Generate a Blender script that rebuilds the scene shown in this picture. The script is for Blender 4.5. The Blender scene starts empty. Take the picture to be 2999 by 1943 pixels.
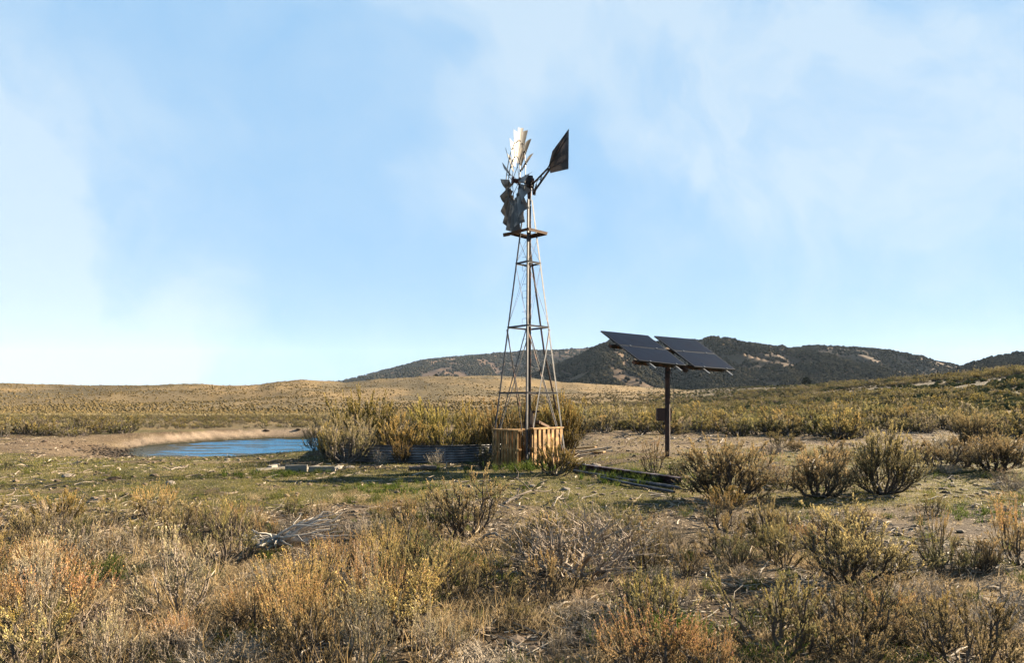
import bpy, math, random
import numpy as np
from mathutils import Vector, Matrix

# ------------------------------------------------------------------ camera, sky, sun, exposure
F, CX, YH, CAMH = 2000.0, 1499.5, 1175.0, 1.7          # focal length, centre and eye line in photo pixels; eye height in metres
SUN_EL, SUN_AZ = math.radians(23.0), math.radians(63.5)   # azimuth measured from +Y towards +X
SUNV = Vector((math.cos(SUN_EL)*math.sin(SUN_AZ), math.cos(SUN_EL)*math.cos(SUN_AZ), math.sin(SUN_EL)))
sc = bpy.context.scene
col = sc.collection
cam_d = bpy.data.cameras.new('camera'); cam = bpy.data.objects.new('camera', cam_d); col.objects.link(cam)
cam.location = (0, 0, CAMH); cam.rotation_euler = (math.radians(90), 0, 0)
cam_d.sensor_width = 36; cam_d.lens = F/2999*36; cam_d.shift_y = (YH-971.5)/2999
cam_d.clip_start = .05; cam_d.clip_end = 20000
sc.camera = cam
sc.view_settings.view_transform = 'Standard'; sc.view_settings.look = 'None'
sc.view_settings.gamma = 1; sc.view_settings.exposure = 2.85
sun_d = bpy.data.lights.new('sun', 'SUN'); sun_d.energy = 5.0; sun_d.angle = math.radians(.5); sun_d.color = (1, .84, .62)
sun = bpy.data.objects.new('sun', sun_d); col.objects.link(sun)
sun.rotation_euler = SUNV.to_track_quat('Z', 'Y').to_euler(); sun.location = (40, 10, 40)

def new_nodes(nt):
    nt.nodes.clear()
    def N(t, **k):
        n = nt.nodes.new(t)
        for a, v in k.items():
            if a.startswith('i_'): n.inputs[a[2:].replace('_', ' ')].default_value = v
            else: setattr(n, a, v)
        return n
    def L(a, b): nt.links.new(a, b)
    def M(op, a, b=None, c=None, clamp=False):
        n = nt.nodes.new('ShaderNodeMath'); n.operation = op; n.use_clamp = clamp
        for i, v in enumerate((a, b, c)):
            if v is None: continue
            if isinstance(v, (int, float)): n.inputs[i].default_value = v
            else: nt.links.new(v, n.inputs[i])
        return n.outputs[0]
    return N, L, M

world = bpy.data.worlds.new('World'); sc.world = world; world.use_nodes = True
N, L, M = new_nodes(world.node_tree)
sky = N('ShaderNodeTexSky', sky_type='NISHITA', sun_disc=False)
sky.sun_elevation = SUN_EL; sky.sun_rotation = SUN_AZ; sky.altitude = 1500; sky.air_density = 1.25; sky.dust_density = .25; sky.ozone_density = 2.0
tc = N('ShaderNodeTexCoord')
def dirv(px, py):
    v = Vector(((px-CX)/F, 1, (YH-py)/F)); v.normalize(); return v
nz = N('ShaderNodeTexNoise'); nz.inputs['Scale'].default_value = 2.6; nz.inputs['Detail'].default_value = 5; nz.inputs['Roughness'].default_value = .5; nz.inputs['Distortion'].default_value = .4
L(tc.outputs['Generated'], nz.inputs['Vector'])
off = N('ShaderNodeVectorMath', operation='SUBTRACT'); L(nz.outputs['Color'], off.inputs[0]); off.inputs[1].default_value = (.5, .5, .5)
offs = N('ShaderNodeVectorMath', operation='SCALE'); L(off.outputs[0], offs.inputs[0]); offs.inputs['Scale'].default_value = .62
wv = N('ShaderNodeVectorMath', operation='ADD'); L(tc.outputs['Generated'], wv.inputs[0]); L(offs.outputs[0], wv.inputs[1])
def blob(px, py, r, amt, stretch=(1, 1, 1)):
    d = N('ShaderNodeVectorMath', operation='SUBTRACT'); L(wv.outputs[0], d.inputs[0]); d.inputs[1].default_value = dirv(px, py)
    m = N('ShaderNodeVectorMath', operation='MULTIPLY'); L(d.outputs[0], m.inputs[0]); m.inputs[1].default_value = stretch
    ln = N('ShaderNodeVectorMath', operation='LENGTH'); L(m.outputs[0], ln.inputs[0])
    mr = N('ShaderNodeMapRange', interpolation_type='SMOOTHSTEP'); L(ln.outputs['Value'], mr.inputs['Value'])
    mr.inputs['From Min'].default_value = r; mr.inputs['From Max'].default_value = 0; mr.inputs['To Max'].default_value = amt
    return mr.outputs[0]
acc = None
for b in ((40, 880, .42, 1.1, (1, 1, 1)), (-150, 480, .22, .5, (1, 1, 1)), (480, 1080, .42, .95, (1, 1, 1.6)), (2300, 80, .46, .95, (1, 1, 1.2)), (2450, 300, .34, .45, (1, 1, 1)),
          (1700, -30, .30, .85, (1, 1, 1.6)), (2900, 680, .36, .5, (1, 1, 1.2)), (1200, 60, .26, .75, (1, 1, .9)), (1400, 370, .17, .7, (1.8, 1, .8)), (2000, 480, .25, .35, (1, 1, 1)), (1500, 950, .5, .4, (1, 1, 2)), (700, 300, .3, .3, (1, 1, 1)), (-1500, 300, .8, .8, (1, 1, 1)), (4500, 300, .8, .8, (1, 1, 1))):
    o = blob(*b); acc = o if acc is None else M('ADD', acc, o)
n2 = N('ShaderNodeTexNoise'); n2.inputs['Scale'].default_value = 5.0; n2.inputs['Detail'].default_value = 8; n2.inputs['Roughness'].default_value = .55
L(wv.outputs[0], n2.inputs['Vector'])
acc = M('MULTIPLY', acc, M('ADD', M('MULTIPLY', n2.outputs['Fac'], 2.9), -.58))
cl = M('MULTIPLY', M('MINIMUM', acc, 1.25), .64, clamp=True)
hs = N('ShaderNodeHueSaturation'); L(sky.outputs[0], hs.inputs['Color']); hs.inputs['Saturation'].default_value = 1.12; hs.inputs['Value'].default_value = .28
mx = N('ShaderNodeMix', data_type='RGBA'); L(cl, mx.inputs['Factor'])
veil = N('ShaderNodeMix', data_type='RGBA'); veil.inputs['Factor'].default_value = .86; L(hs.outputs[0], veil.inputs['A']); veil.inputs['B'].default_value = (.86, 1.68, 2.66, 1)   # thin high cloud over the whole sky
L(veil.outputs['Result'], mx.inputs['A']); mx.inputs['B'].default_value = (1.80, 2.22, 2.60, 1)
bg = N('ShaderNodeBackground'); L(mx.outputs['Result'], bg.inputs['Color']); bg.inputs['Strength'].default_value = .05
wo = N('ShaderNodeOutputWorld'); L(bg.outputs[0], wo.inputs['Surface'])

# ------------------------------------------------------------------ noise, terrain shape
rs = np.random.RandomState(7)
_T = rs.rand(256, 256)
def vnoise(x, y, seed=0):
    x = np.asarray(x, float)+seed*17.31; y = np.asarray(y, float)+seed*9.77
    xi = np.floor(x).astype(int); yi = np.floor(y).astype(int); fx = x-xi; fy = y-yi
    fx = fx*fx*(3-2*fx); fy = fy*fy*(3-2*fy)
    a = _T[xi & 255, yi & 255]; b = _T[(xi+1) & 255, yi & 255]; c = _T[xi & 255, (yi+1) & 255]; d = _T[(xi+1) & 255, (yi+1) & 255]
    return (a*(1-fx)+b*fx)*(1-fy)+(c*(1-fx)+d*fx)*fy
def fbm(x, y, seed=0, o=4):
    s = 0; a = .5; f = 1; t = 0
    for i in range(o):
        s = s+a*vnoise(x*f, y*f, seed+i*3); t += a; a *= .5; f *= 2.03
    return s/t                                          # about 0..1, mean .5
def S(t):
    t = np.clip(t, 0, 1); return t*t*(3-2*t)
DS = 2999/2380.0                                        # outlines below were read from a 2380 px wide view
SKX = np.array([0, 100, 200, 400, 520, 600, 640, 700, 760, 800, 900, 1000, 1100, 1200, 1300, 1400, 1460, 1500, 1600, 1700, 1800, 1900, 2000, 2100, 2200, 2300, 2380, 2700])*DS
SKY = np.array([896, 899, 901, 900, 902, 899, 893, 889, 891, 895, 887, 882, 880, 882, 891, 899, 903, 907, 910, 906, 901, 897, 891, 887, 881, 872, 865, 850])*DS
DRX = np.array([0, 900, 1130, 1500, 1900, 2200, 2600, 3000, 3400]); DRY = np.array([450, 450, 560, 650, 560, 360, 230, 150, 120])
Y0X = np.array([0, 1500, 2000, 2500, 3000, 3400]); Y0Y = np.array([140, 140, 95, 55, 36, 30])
WATER_Z = -.45
def pond_q(x, y):
    dx = (x+10.6)/6.8; dy = (y-32.4)/7.8
    q = np.sqrt(dx*dx+dy*dy)*(1+.16*(fbm(x/3.0, y/3.0, 5)-.5)); return q, dy/np.maximum(np.sqrt(dx*dx+dy*dy), 1e-3), dx
def H(x, y, fine=True):
    x = np.asarray(x, float); y = np.asarray(y, float)
    r = np.hypot(x, y); yy = np.maximum(y, .6)
    px = np.clip(CX+F*x/yy, -800, 4200)
    e = (YH-np.interp(px, SKX, SKY))/F; Dr = np.interp(px, DRX, DRY); y0 = np.interp(px, Y0X, Y0Y)
    t = (y-y0)/(Dr-y0)
    left = 1-S((px-1500)/700)
    zp = -.8*S((y-50)/90)*left
    ztop = e*Dr+CAMH
    z = zp+(ztop-zp)*S(t)
    over = np.clip(y/np.maximum(Dr, 1)-1, 0, None)
    z = z*(1-.75*S(over/1.2))
    bump = np.clip(4*t*(1.02-t), 0, 1)
    z = z+bump*y*.012*(fbm(x/70, y/45, 11, 4)-.5)*2*(.4+.6*left)+bump*y*.006*(1-np.abs(2*fbm(x/33+y/90, y/60, 14, 3)-1)-.5)
    if fine:
        k = S((r-.3)/2)
        z = z+k*(.16*(fbm(x/6.5, y/6.5, 2, 3)-.5)+.07*(fbm(x/1.1, y/1.1, 3, 3)-.5)*np.clip(1.3-r/50, .2, 1))
    z = z+.20*np.exp(-(((x+5.9)/1.9)**2+((y-20.6)/1.3)**2))
    z = z+.23*S((x-1.2)/2.4)*S((y-12.5)/4)*(1-S((y-40)/20))
    q, sn, dx = pond_q(x, y)
    w = np.interp(sn, [-1, -.3, .3, 1], [.55, .5, .20, .13])
    d = (q-1)/w
    rim = .05*np.exp(-((q-1-w*1.15)/.16)**2)*S((sn+.1)/.5)
    zb = np.where(q < 1, WATER_Z-.5*(1-np.clip(q, 0, 1)), WATER_Z)
    f = S(d); f = np.where(sn > .1, np.clip(d, 0, 1)**.8, f)
    return np.where(q < 3, zb*(1-f)+(z+rim)*f, z)
def Hs(x, y): return float(H(np.array([x]), np.array([y]))[0])
def at(px, D, z=None, py=None):
    x = (px-CX)/F*D
    if py is not None: z = CAMH+(YH-py)/F*D
    if z is None: z = Hs(x, D)
    return Vector((x, D, z))
def foot(px, py):
    """where the ray through photo pixel (px, py) meets the ground"""
    D = 3.0*1.003**np.arange(1500); k = np.nonzero(CAMH+(YH-py)/F*D <= H((px-CX)/F*D, D))[0]
    return at(px, float(D[k[0]] if len(k) else 300))

def lerp3(a, b, t): t = t[..., None]; return np.asarray(a)*(1-t)+np.asarray(b)*t
def green_mask(x, y):
    n = fbm(x/2.2, y/1.6, 21, 4); n2 = fbm(x/.55, y/.5, 24, 3)
    yy = np.maximum(y, .6); px = CX+F*x/yy
    zone = .24+.46*S((y-9.5)/3)*(1-S((y-19)/6))                          # the green band in front of the tank and tower
    zone = zone+.12*(px < 1300)*S((y-10)/3)*(1-S((y-26)/5))
    zone = zone-.26*S((y-19)/3)*(px > 1450)
    zone = zone-.55*S((y-50)/8)+.22*(px < 1250)*S((y-33)/4)
    zone = zone-.35*np.exp(-(((x+5.0)/4.2)**2+((y-18.6)/1.5)**2))
    zone = zone-.3*np.exp(-(((x-3.3)/2.6)**2+((y-18.6)/2.2)**2))
    q, sn, dx = pond_q(x, y)
    zone = np.where((q < 1.45) & (q > 0), zone-.9*(1-S((q-np.where(sn > .1, 1.14, 1.25))/np.where(sn > .1, .03, .25))), zone)
    zone = zone-.45*np.exp(-(((px-150)/230)**2+((y-27)/3.8)**2))
    return S((n*.6+n2*.4-.5+(zone-.5)*.62)/.16+.5)
def ground_col(x, y):
    n = fbm(x/1.7, y/1.7, 31, 4); n3 = fbm(x/9, y/9, 33, 3); n4 = fbm(x/.3, y/.3, 35, 2)
    dirt = lerp3((.21, .138, .078), (.355, .258, .152), S((n-.3)/.4))
    dirt = dirt*(.78+.44*n4[..., None])
    gap_shade = (1-S((y-9.5)/3))*S((fbm(x/.8, y/.8, 37, 3)-.38)/.14)*.55       # shade in the gaps of the near brush, painted into the soil colour
    dirt = dirt*(1-gap_shade[..., None])+np.array((.085, .058, .038))*gap_shade[..., None]
    g = green_mask(x, y)
    grass = lerp3((.14, .14, .045), (.31, .255, .10), S((n4*.6+n*.4-.3)/.4))
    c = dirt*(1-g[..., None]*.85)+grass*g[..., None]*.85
    q, sn, dx = pond_q(x, y)
    bank = S((q-1.01)/.02)*(1-S((q-1.115-.03*n)/.02))*S((sn+.25)/.4)
    c = lerp3(c, (.0, .0, .0), bank*0) ; c = c*(1-bank[..., None])+np.array((.56, .42, .30))*(.55+.9*fbm(x/.35, y/.35, 39, 4)[..., None])*bank[..., None]
    mud = (1-S((q-1.0)/.06))
    c = c*(1-mud[..., None])+np.array((.07, .06, .03))*mud[..., None]
    px = CX+F*x/np.maximum(y, .6)
    lm = np.exp(-(((px-170)/230)**2+((y-27.5)/3.4)**2)); lm = S(lm*1.5)
    c = c*(1-.6*lm[..., None])+np.array((.36, .25, .155))*.6*lm[..., None]
    mud2 = S((fbm(x/.7, y/.9, 41, 3)-.45)/.15)*np.exp(-(((px-370)/110)**2+((y-28)/3)**2))
    c = c*(1-.8*mud2[..., None])+np.array((.075, .05, .028))*.8*mud2[..., None]
    # sage plain and the hills behind it
    far = np.where((px < 1300) & (px > 380), S((y-38)/5), S((y-40)/14))*np.where(q < 1.13, 0, 1)
    pl = lerp3((.23, .18, .095), (.40, .285, .13), S((fbm(x/14, y/7, 51, 4)-.35)/.3))
    t = S((y-120)/120)
    m = fbm(x/26, y/60, 52, 5); m2 = fbm(x/5, y/16, 53, 3)
    hill = lerp3((.44, .295, .13), (.23, .17, .08), S((m-.44)/.14))
    hill = hill*(.72+.56*m2[..., None])
    streak = S((fbm(x/60+y/140, y/200, 57, 3)-.56)/.05)*.45
    hill = hill*(1-streak[..., None])+np.array((.19, .15, .08))*streak[..., None]
    low = (1-S((y-150)/160))*.45
    hill = hill*(1-low[..., None])+np.array((.235, .185, .10))*low[..., None]
    fc = lerp3(pl, (0, 0, 0), t*0)*(1-t[..., None])+hill*t[..., None]
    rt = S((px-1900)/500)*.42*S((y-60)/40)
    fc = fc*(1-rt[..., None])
    tr = np.exp(-((px-(285+ (y-62)*1.1))/16)**2)*S((y-52)/4)*(1-S((y-84)/8))          # pale wheel track far left
    fc = fc*(1-.75*tr[..., None])+np.array((.50, .37, .24))*.75*tr[..., None]
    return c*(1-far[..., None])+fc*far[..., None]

# ------------------------------------------------------------------ mesh helpers
ALB = .27
class Geo:
    def __init__(s): s.v = []; s.c = []; s.t = []; s.q = []; s.tm = []; s.qm = []; s.n = 0
    def add(s, v, f, c=(1, 1, 1), m=0):
        v = np.asarray(v, float).reshape(-1, 3); f = np.asarray(f, int)
        if len(f) == 0: return
        c = np.asarray(c, float)
        if c.ndim == 1: c = np.tile(c, (len(v), 1))
        s.v.append(v); s.c.append(c)
        if f.shape[1] == 3: s.t.append(f+s.n); s.tm.append(np.full(len(f), m))
        else: s.q.append(f+s.n); s.qm.append(np.full(len(f), m))
        s.n += len(v)
    def arrays(s):
        v = np.concatenate(s.v); c = np.concatenate(s.c)
        t = np.concatenate(s.t) if s.t else np.zeros((0, 3), int); q = np.concatenate(s.q) if s.q else np.zeros((0, 4), int)
        tm = np.concatenate(s.tm) if s.tm else np.zeros(0, int); qm = np.concatenate(s.qm) if s.qm else np.zeros(0, int)
        return v, c, t, q, tm, qm
    def add_geo(s, arr, Mx=None, tint=None):
        v, c, t, q, tm, qm = arr
        if Mx is not None: v = v@Mx[:3, :3].T+Mx[:3, 3]
        if tint is not None: c = c*tint
        s.v.append(v); s.c.append(c)
        if len(t): s.t.append(t+s.n); s.tm.append(tm)
        if len(q): s.q.append(q+s.n); s.qm.append(qm)
        s.n += len(v)
    def mesh(s, name, mats, smooth=False):
        v, c, t, q, tm, qm = s.arrays()
        me = bpy.data.meshes.new(name)
        me.vertices.add(len(v)); me.vertices.foreach_set('co', v.astype(np.float32).ravel())
        nl = len(t)*3+len(q)*4; me.loops.add(nl); me.polygons.add(len(t)+len(q))
        me.loops.foreach_set('vertex_index', np.concatenate([t.ravel(), q.ravel()]).astype(np.int32))
        st = np.concatenate([np.arange(len(t))*3, len(t)*3+np.arange(len(q))*4]).astype(np.int32)
        me.polygons.foreach_set('loop_start', st)
        me.polygons.foreach_set('material_index', np.concatenate([tm, qm]).astype(np.int32))
        me.polygons.foreach_set('use_smooth', np.full(len(t)+len(q), smooth))
        a = me.color_attributes.new('Col', 'FLOAT_COLOR', 'POINT')
        a.data.foreach_set('color', np.concatenate([c*ALB, np.ones((len(c), 1))], 1).astype(np.float32).ravel())
        for m in (mats if isinstance(mats, (list, tuple)) else [mats]): me.materials.append(m)
        me.update(calc_edges=True)
        return me
def obj(name, me, parent=None, loc=None):
    o = bpy.data.objects.new(name, me); col.objects.link(o)
    if parent is not None: o.parent = parent
    if loc is not None: o.location = loc
    return o
def tag(o, label=None, cat=None, group=None, kind=None):
    if label: o['label'] = label
    if cat: o['category'] = cat
    if group: o['group'] = group
    if kind: o['kind'] = kind
    return o
def thing(name, label, cat, loc=(0, 0, 0), rz=0, group=None):
    o = bpy.data.objects.new(name, None); col.objects.link(o); o.location = loc; o.rotation_euler = (0, 0, rz)
    o.empty_display_size = .2
    return tag(o, label, cat, group)
def unit(v): return v/np.maximum(np.linalg.norm(v, axis=-1, keepdims=True), 1e-9)
def tube(g, P, R, sides=5, c=(1, 1, 1), m=0, cap=False):
    P = np.asarray(P, float); n = len(P); R = np.broadcast_to(np.asarray(R, float), (n,))
    T = unit(np.gradient(P, axis=0)); up = np.array((.31, .17, .93)) if abs(T[0][2]) < .8 else np.array((1, .1, .05))
    A = unit(np.cross(T, up)); B = np.cross(T, A)
    a = np.arange(sides)*2*math.pi/sides
    V = P[:, None]+(A[:, None]*np.cos(a)[None, :, None]+B[:, None]*np.sin(a)[None, :, None])*R[:, None, None]
    i = np.arange(n-1)[:, None]*sides; j = np.arange(sides)[None]; k = (j+1) % sides
    f = np.stack([i+j, i+k, i+sides+k, i+sides+j], -1).reshape(-1, 4)
    g.add(V.reshape(-1, 3), f, c, m)
    if cap:
        for e in (0, n-1):
            ring = V[e]; cc = np.concatenate([ring, P[e:e+1]]); jj = np.arange(sides)
            g.add(cc, np.stack([jj, (jj+1) % sides, np.full(sides, sides)], -1), c if np.ndim(c) == 1 else (1, 1, 1), m)
def box(g, cx, cy, cz, sx, sy, sz, R=None, c=(1, 1, 1), m=0, jit=0):
    v = np.array([(x, y, z) for x in (-.5, .5) for y in (-.5, .5) for z in (-.5, .5)])*np.array((sx, sy, sz))
    if jit: v = v+np.random.RandomState(int(abs(cx*991+cz*77))%9999).uniform(-jit, jit, v.shape)
    if R is not None: v = v@np.asarray(R).T
    v = v+np.array((cx, cy, cz))
    g.add(v, [(0, 1, 3, 2), (4, 6, 7, 5), (0, 4, 5, 1), (2, 3, 7, 6), (0, 2, 6, 4), (1, 5, 7, 3)], c, m)
def beam(g, a, b, w, h, up=(0, 0, 1), c=(1, 1, 1), m=0):
    """a box from point a to point b, w wide across and h deep along up"""
    a = np.asarray(a, float); b = np.asarray(b, float); d = b-a; Ln = np.linalg.norm(d); t = d/Ln
    s = np.cross(t, up); s = s/np.linalg.norm(s); u = np.cross(s, t)
    box(g, *((a+b)/2), w, Ln, h, R=np.stack([s, t, u], 1), c=c, m=m)
def angle_iron(g, a, b, w, thick, d1, c=(1, 1, 1), m=0):
    """an L-section bar from a to b; its two flanges leave the heel along d1 and along the direction square to it"""
    a = np.asarray(a, float); b = np.asarray(b, float); t = unit(b-a); d1 = unit(np.asarray(d1, float)-np.dot(d1, t)*t); d2 = np.cross(t, d1)
    sec = [(0, 0), (w, 0), (w, thick), (thick, thick), (thick, w), (0, w)]
    V = [p+d1*x+d2*y for p in (a, b) for x, y in sec]
    g.add(V, [(i, (i+1) % 6, (i+1) % 6+6, i+6) for i in range(6)], c, m)
    g.add(V, [(0, 1, 2, 3), (0, 3, 4, 5), (6, 9, 8, 7), (6, 11, 10, 9)], c, m)

# ------------------------------------------------------------------ materials
def mat(name, color=(1, 1, 1), rough=.8, metal=0, attr=True, nscale=0, namt=.0, bump=0, bscale=30, rnd=0, spec=.3, noise_col=None, nlo=.45, nhi=.62):
    m = bpy.data.materials.new(name); m.use_nodes = True
    N, L, M = new_nodes(m.node_tree)
    p = N('ShaderNodeBsdfPrincipled'); o = N('ShaderNodeOutputMaterial'); L(p.outputs[0], o.inputs['Surface'])
    p.inputs['Roughness'].default_value = rough; p.inputs['Metallic'].default_value = metal; p.inputs['Specular IOR Level'].default_value = spec
    tc = N('ShaderNodeTexCoord')
    c = None
    base = N('ShaderNodeRGB'); base.outputs[0].default_value = (*color, 1); c = base.outputs[0]
    if attr:
        a = N('ShaderNodeAttribute', attribute_name='Col'); mm = N('ShaderNodeMix', data_type='RGBA', blend_type='MULTIPLY'); mm.inputs['Factor'].default_value = 1
        L(c, mm.inputs['A']); L(a.outputs['Color'], mm.inputs['B']); c = mm.outputs['Result']
    if nscale:
        n = N('ShaderNodeTexNoise'); n.inputs['Scale'].default_value = nscale; n.inputs['Detail'].default_value = 6; L(tc.outputs['Object'], n.inputs['Vector'])
        if noise_col is not None:
            r = N('ShaderNodeMapRange'); L(n.outputs['Fac'], r.inputs['Value']); r.inputs['From Min'].default_value = nlo; r.inputs['From Max'].default_value = nhi
            mm = N('ShaderNodeMix', data_type='RGBA'); L(r.outputs[0], mm.inputs['Factor']); L(c, mm.inputs['A']); mm.inputs['B'].default_value = (*noise_col, 1); c = mm.outputs['Result']
        if namt:
            n = N('ShaderNodeTexNoise'); n.inputs['Scale'].default_value = nscale*2.7; n.inputs['Detail'].default_value = 5; L(tc.outputs['Object'], n.inputs['Vector'])
            h = N('ShaderNodeHueSaturation'); L(c, h.inputs['Color']); L(M('ADD', M('MULTIPLY', n.outputs['Fac'], 2*namt), 1-namt), h.inputs['Value']); c = h.outputs[0]
    if rnd:
        oi = N('ShaderNodeObjectInfo'); h = N('ShaderNodeHueSaturation'); L(c, h.inputs['Color'])
        L(M('ADD', M('MULTIPLY', oi.outputs['Random'], 2*rnd), 1-rnd), h.inputs['Value'])
        L(M('ADD', M('MULTIPLY', oi.outputs['Random'], .02), .495), h.inputs['Hue']); c = h.outputs[0]
    L(c, p.inputs['Base Color'])
    if bump:
        n = N('ShaderNodeTexNoise'); n.inputs['Scale'].default_value = bscale; n.inputs['Detail'].default_value = 6; L(tc.outputs['Object'], n.inputs['Vector'])
        b = N('ShaderNodeBump'); b.inputs['Strength'].default_value = bump; b.inputs['Distance'].default_value = .02; L(n.outputs['Fac'], b.inputs['Height']); L(b.outputs[0], p.inputs['Normal'])
    return m
def leaf_mat(name, rnd=.26, trans=.26, gain=2.45):
    m = bpy.data.materials.new(name); m.use_nodes = True
    N, L, M = new_nodes(m.node_tree)
    a = N('ShaderNodeAttribute', attribute_name='Col'); c = a.outputs['Color']
    sc_ = N('ShaderNodeVectorMath', operation='SCALE'); L(c, sc_.inputs[0]); sc_.inputs['Scale'].default_value = gain; c = sc_.outputs[0]
    if rnd:
        oi = N('ShaderNodeObjectInfo'); h = N('ShaderNodeHueSaturation'); L(c, h.inputs['Color'])
        L(M('ADD', M('MULTIPLY', oi.outputs['Random'], 2*rnd), 1-rnd), h.inputs['Value'])
        L(M('ADD', M('MULTIPLY', M('FRACT', M('MULTIPLY', oi.outputs['Random'], 7.3)), .036), .476), h.inputs['Hue']); c = h.outputs[0]
    d = N('ShaderNodeBsdfDiffuse'); t = N('ShaderNodeBsdfTranslucent'); x = N('ShaderNodeMixShader'); x.inputs[0].default_value = trans
    L(c, d.inputs['Color']); L(c, t.inputs['Color']); L(d.outputs[0], x.inputs[1]); L(t.outputs[0], x.inputs[2])
    o = N('ShaderNodeOutputMaterial'); L(x.outputs[0], o.inputs['Surface']); return m
M_leaf = leaf_mat('sage_leaf'); M_leaf_far = leaf_mat('sage_leaf_far', 0, .3, 1.75); M_grass = leaf_mat('grass_blade', 0, .4, 1.5)
M_wood = mat('twig_wood', rough=.9, nscale=30, namt=.25, rnd=.12)
M_dead = mat('bleached_wood', rough=.85, nscale=25, namt=.3)
M_galv = mat('galvanised_steel', (.15, .155, .17), .5, .3, nscale=6, namt=.22, noise_col=(.10, .085, .08), nlo=.50, nhi=.75)
M_galv2 = mat('aluminium_rail', (.50, .51, .51), .35, .5)
M_blade = mat('weathered_sheet_metal', (.20, .192, .182), .5, .35, nscale=3.5, namt=.2, noise_col=(.30, .25, .20), nlo=.50, nhi=.78)
M_rust = mat('rusty_steel', (.11, .065, .052), .8, .1, nscale=8, namt=.35, noise_col=(.055, .028, .02), nlo=.45, nhi=.65, bump=.3, bscale=60)
M_iron = mat('dark_iron', (.055, .05, .05), .6, .4, nscale=9, namt=.3, noise_col=(.14, .06, .035), nlo=.5, nhi=.7)
M_vane = mat('weathered_vane_sheet', (.085, .072, .075), .6, .2, nscale=2.6, namt=.25, noise_col=(.17, .11, .075), nlo=.48, nhi=.7)
M_pallet = mat('pallet_wood', (.56, .32, .11), .8, 0, nscale=7, namt=.25, noise_col=(.42, .23, .085), nlo=.45, nhi=.7)
M_plank = mat('bleached_plank', (.56, .49, .40), .85, 0, nscale=7, namt=.3)
M_brownwood = mat('platform_wood', (.26, .13, .06), .85, 0, nscale=8, namt=.35)
M_ink = mat('black_lettering', (.03, .027, .027), .7, attr=False)
M_black = mat('black_frame', (.012, .012, .014), .45, .2, attr=False)
M_rock = mat('pale_rock', (.40, .33, .26), .9, 0, nscale=4, namt=.3, bump=.5, bscale=12)
M_tree = leaf_mat('juniper_foliage', 0, .05, 1)

# corrugated tank sheet: grey-blue zinc, weathered streaks
M_tank = mat('corrugated_zinc', (.25, .255, .27), .42, .4, nscale=2.2, namt=.25, noise_col=(.17, .165, .17), nlo=.45, nhi=.65)

def solar_mat():
    m = bpy.data.materials.new('solar_glass'); m.use_nodes = True; N, L, M = new_nodes(m.node_tree)
    p = N('ShaderNodeBsdfPrincipled'); o = N('ShaderNodeOutputMaterial'); L(p.outputs[0], o.inputs['Surface'])
    a = N('ShaderNodeAttribute', attribute_name='Col')                      # red and green hold the place on the sheet, 0..1
    s = N('ShaderNodeSeparateColor'); L(a.outputs['Color'], s.inputs[0])
    def line(v, n, w):
        f = M('FRACT', M('MULTIPLY', v, n)); return M('GREATER_THAN', M('ABSOLUTE', M('SUBTRACT', f, .5)), .5-w)
    g = M('MAXIMUM', line(s.outputs[0], 12/ALB, .035), line(s.outputs[1], 6/ALB, .035))
    n = N('ShaderNodeTexNoise'); n.inputs['Scale'].default_value = 3; n.inputs['Detail'].default_value = 4
    tcx = N('ShaderNodeTexCoord'); L(tcx.outputs['Object'], n.inputs['Vector'])
    mx = N('ShaderNodeMix', data_type='RGBA'); L(g, mx.inputs['Factor']); mx.inputs['A'].default_value = (.0013, .0018, .006, 1); mx.inputs['B'].default_value = (.006, .007, .014, 1)
    L(mx.outputs['Result'], p.inputs['Base Color'])
    L(M('ADD', M('MULTIPLY', n.outputs['Fac'], .2), .22), p.inputs['Roughness']); p.inputs['Specular IOR Level'].default_value = .03
    return m
M_solar = solar_mat()

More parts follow.
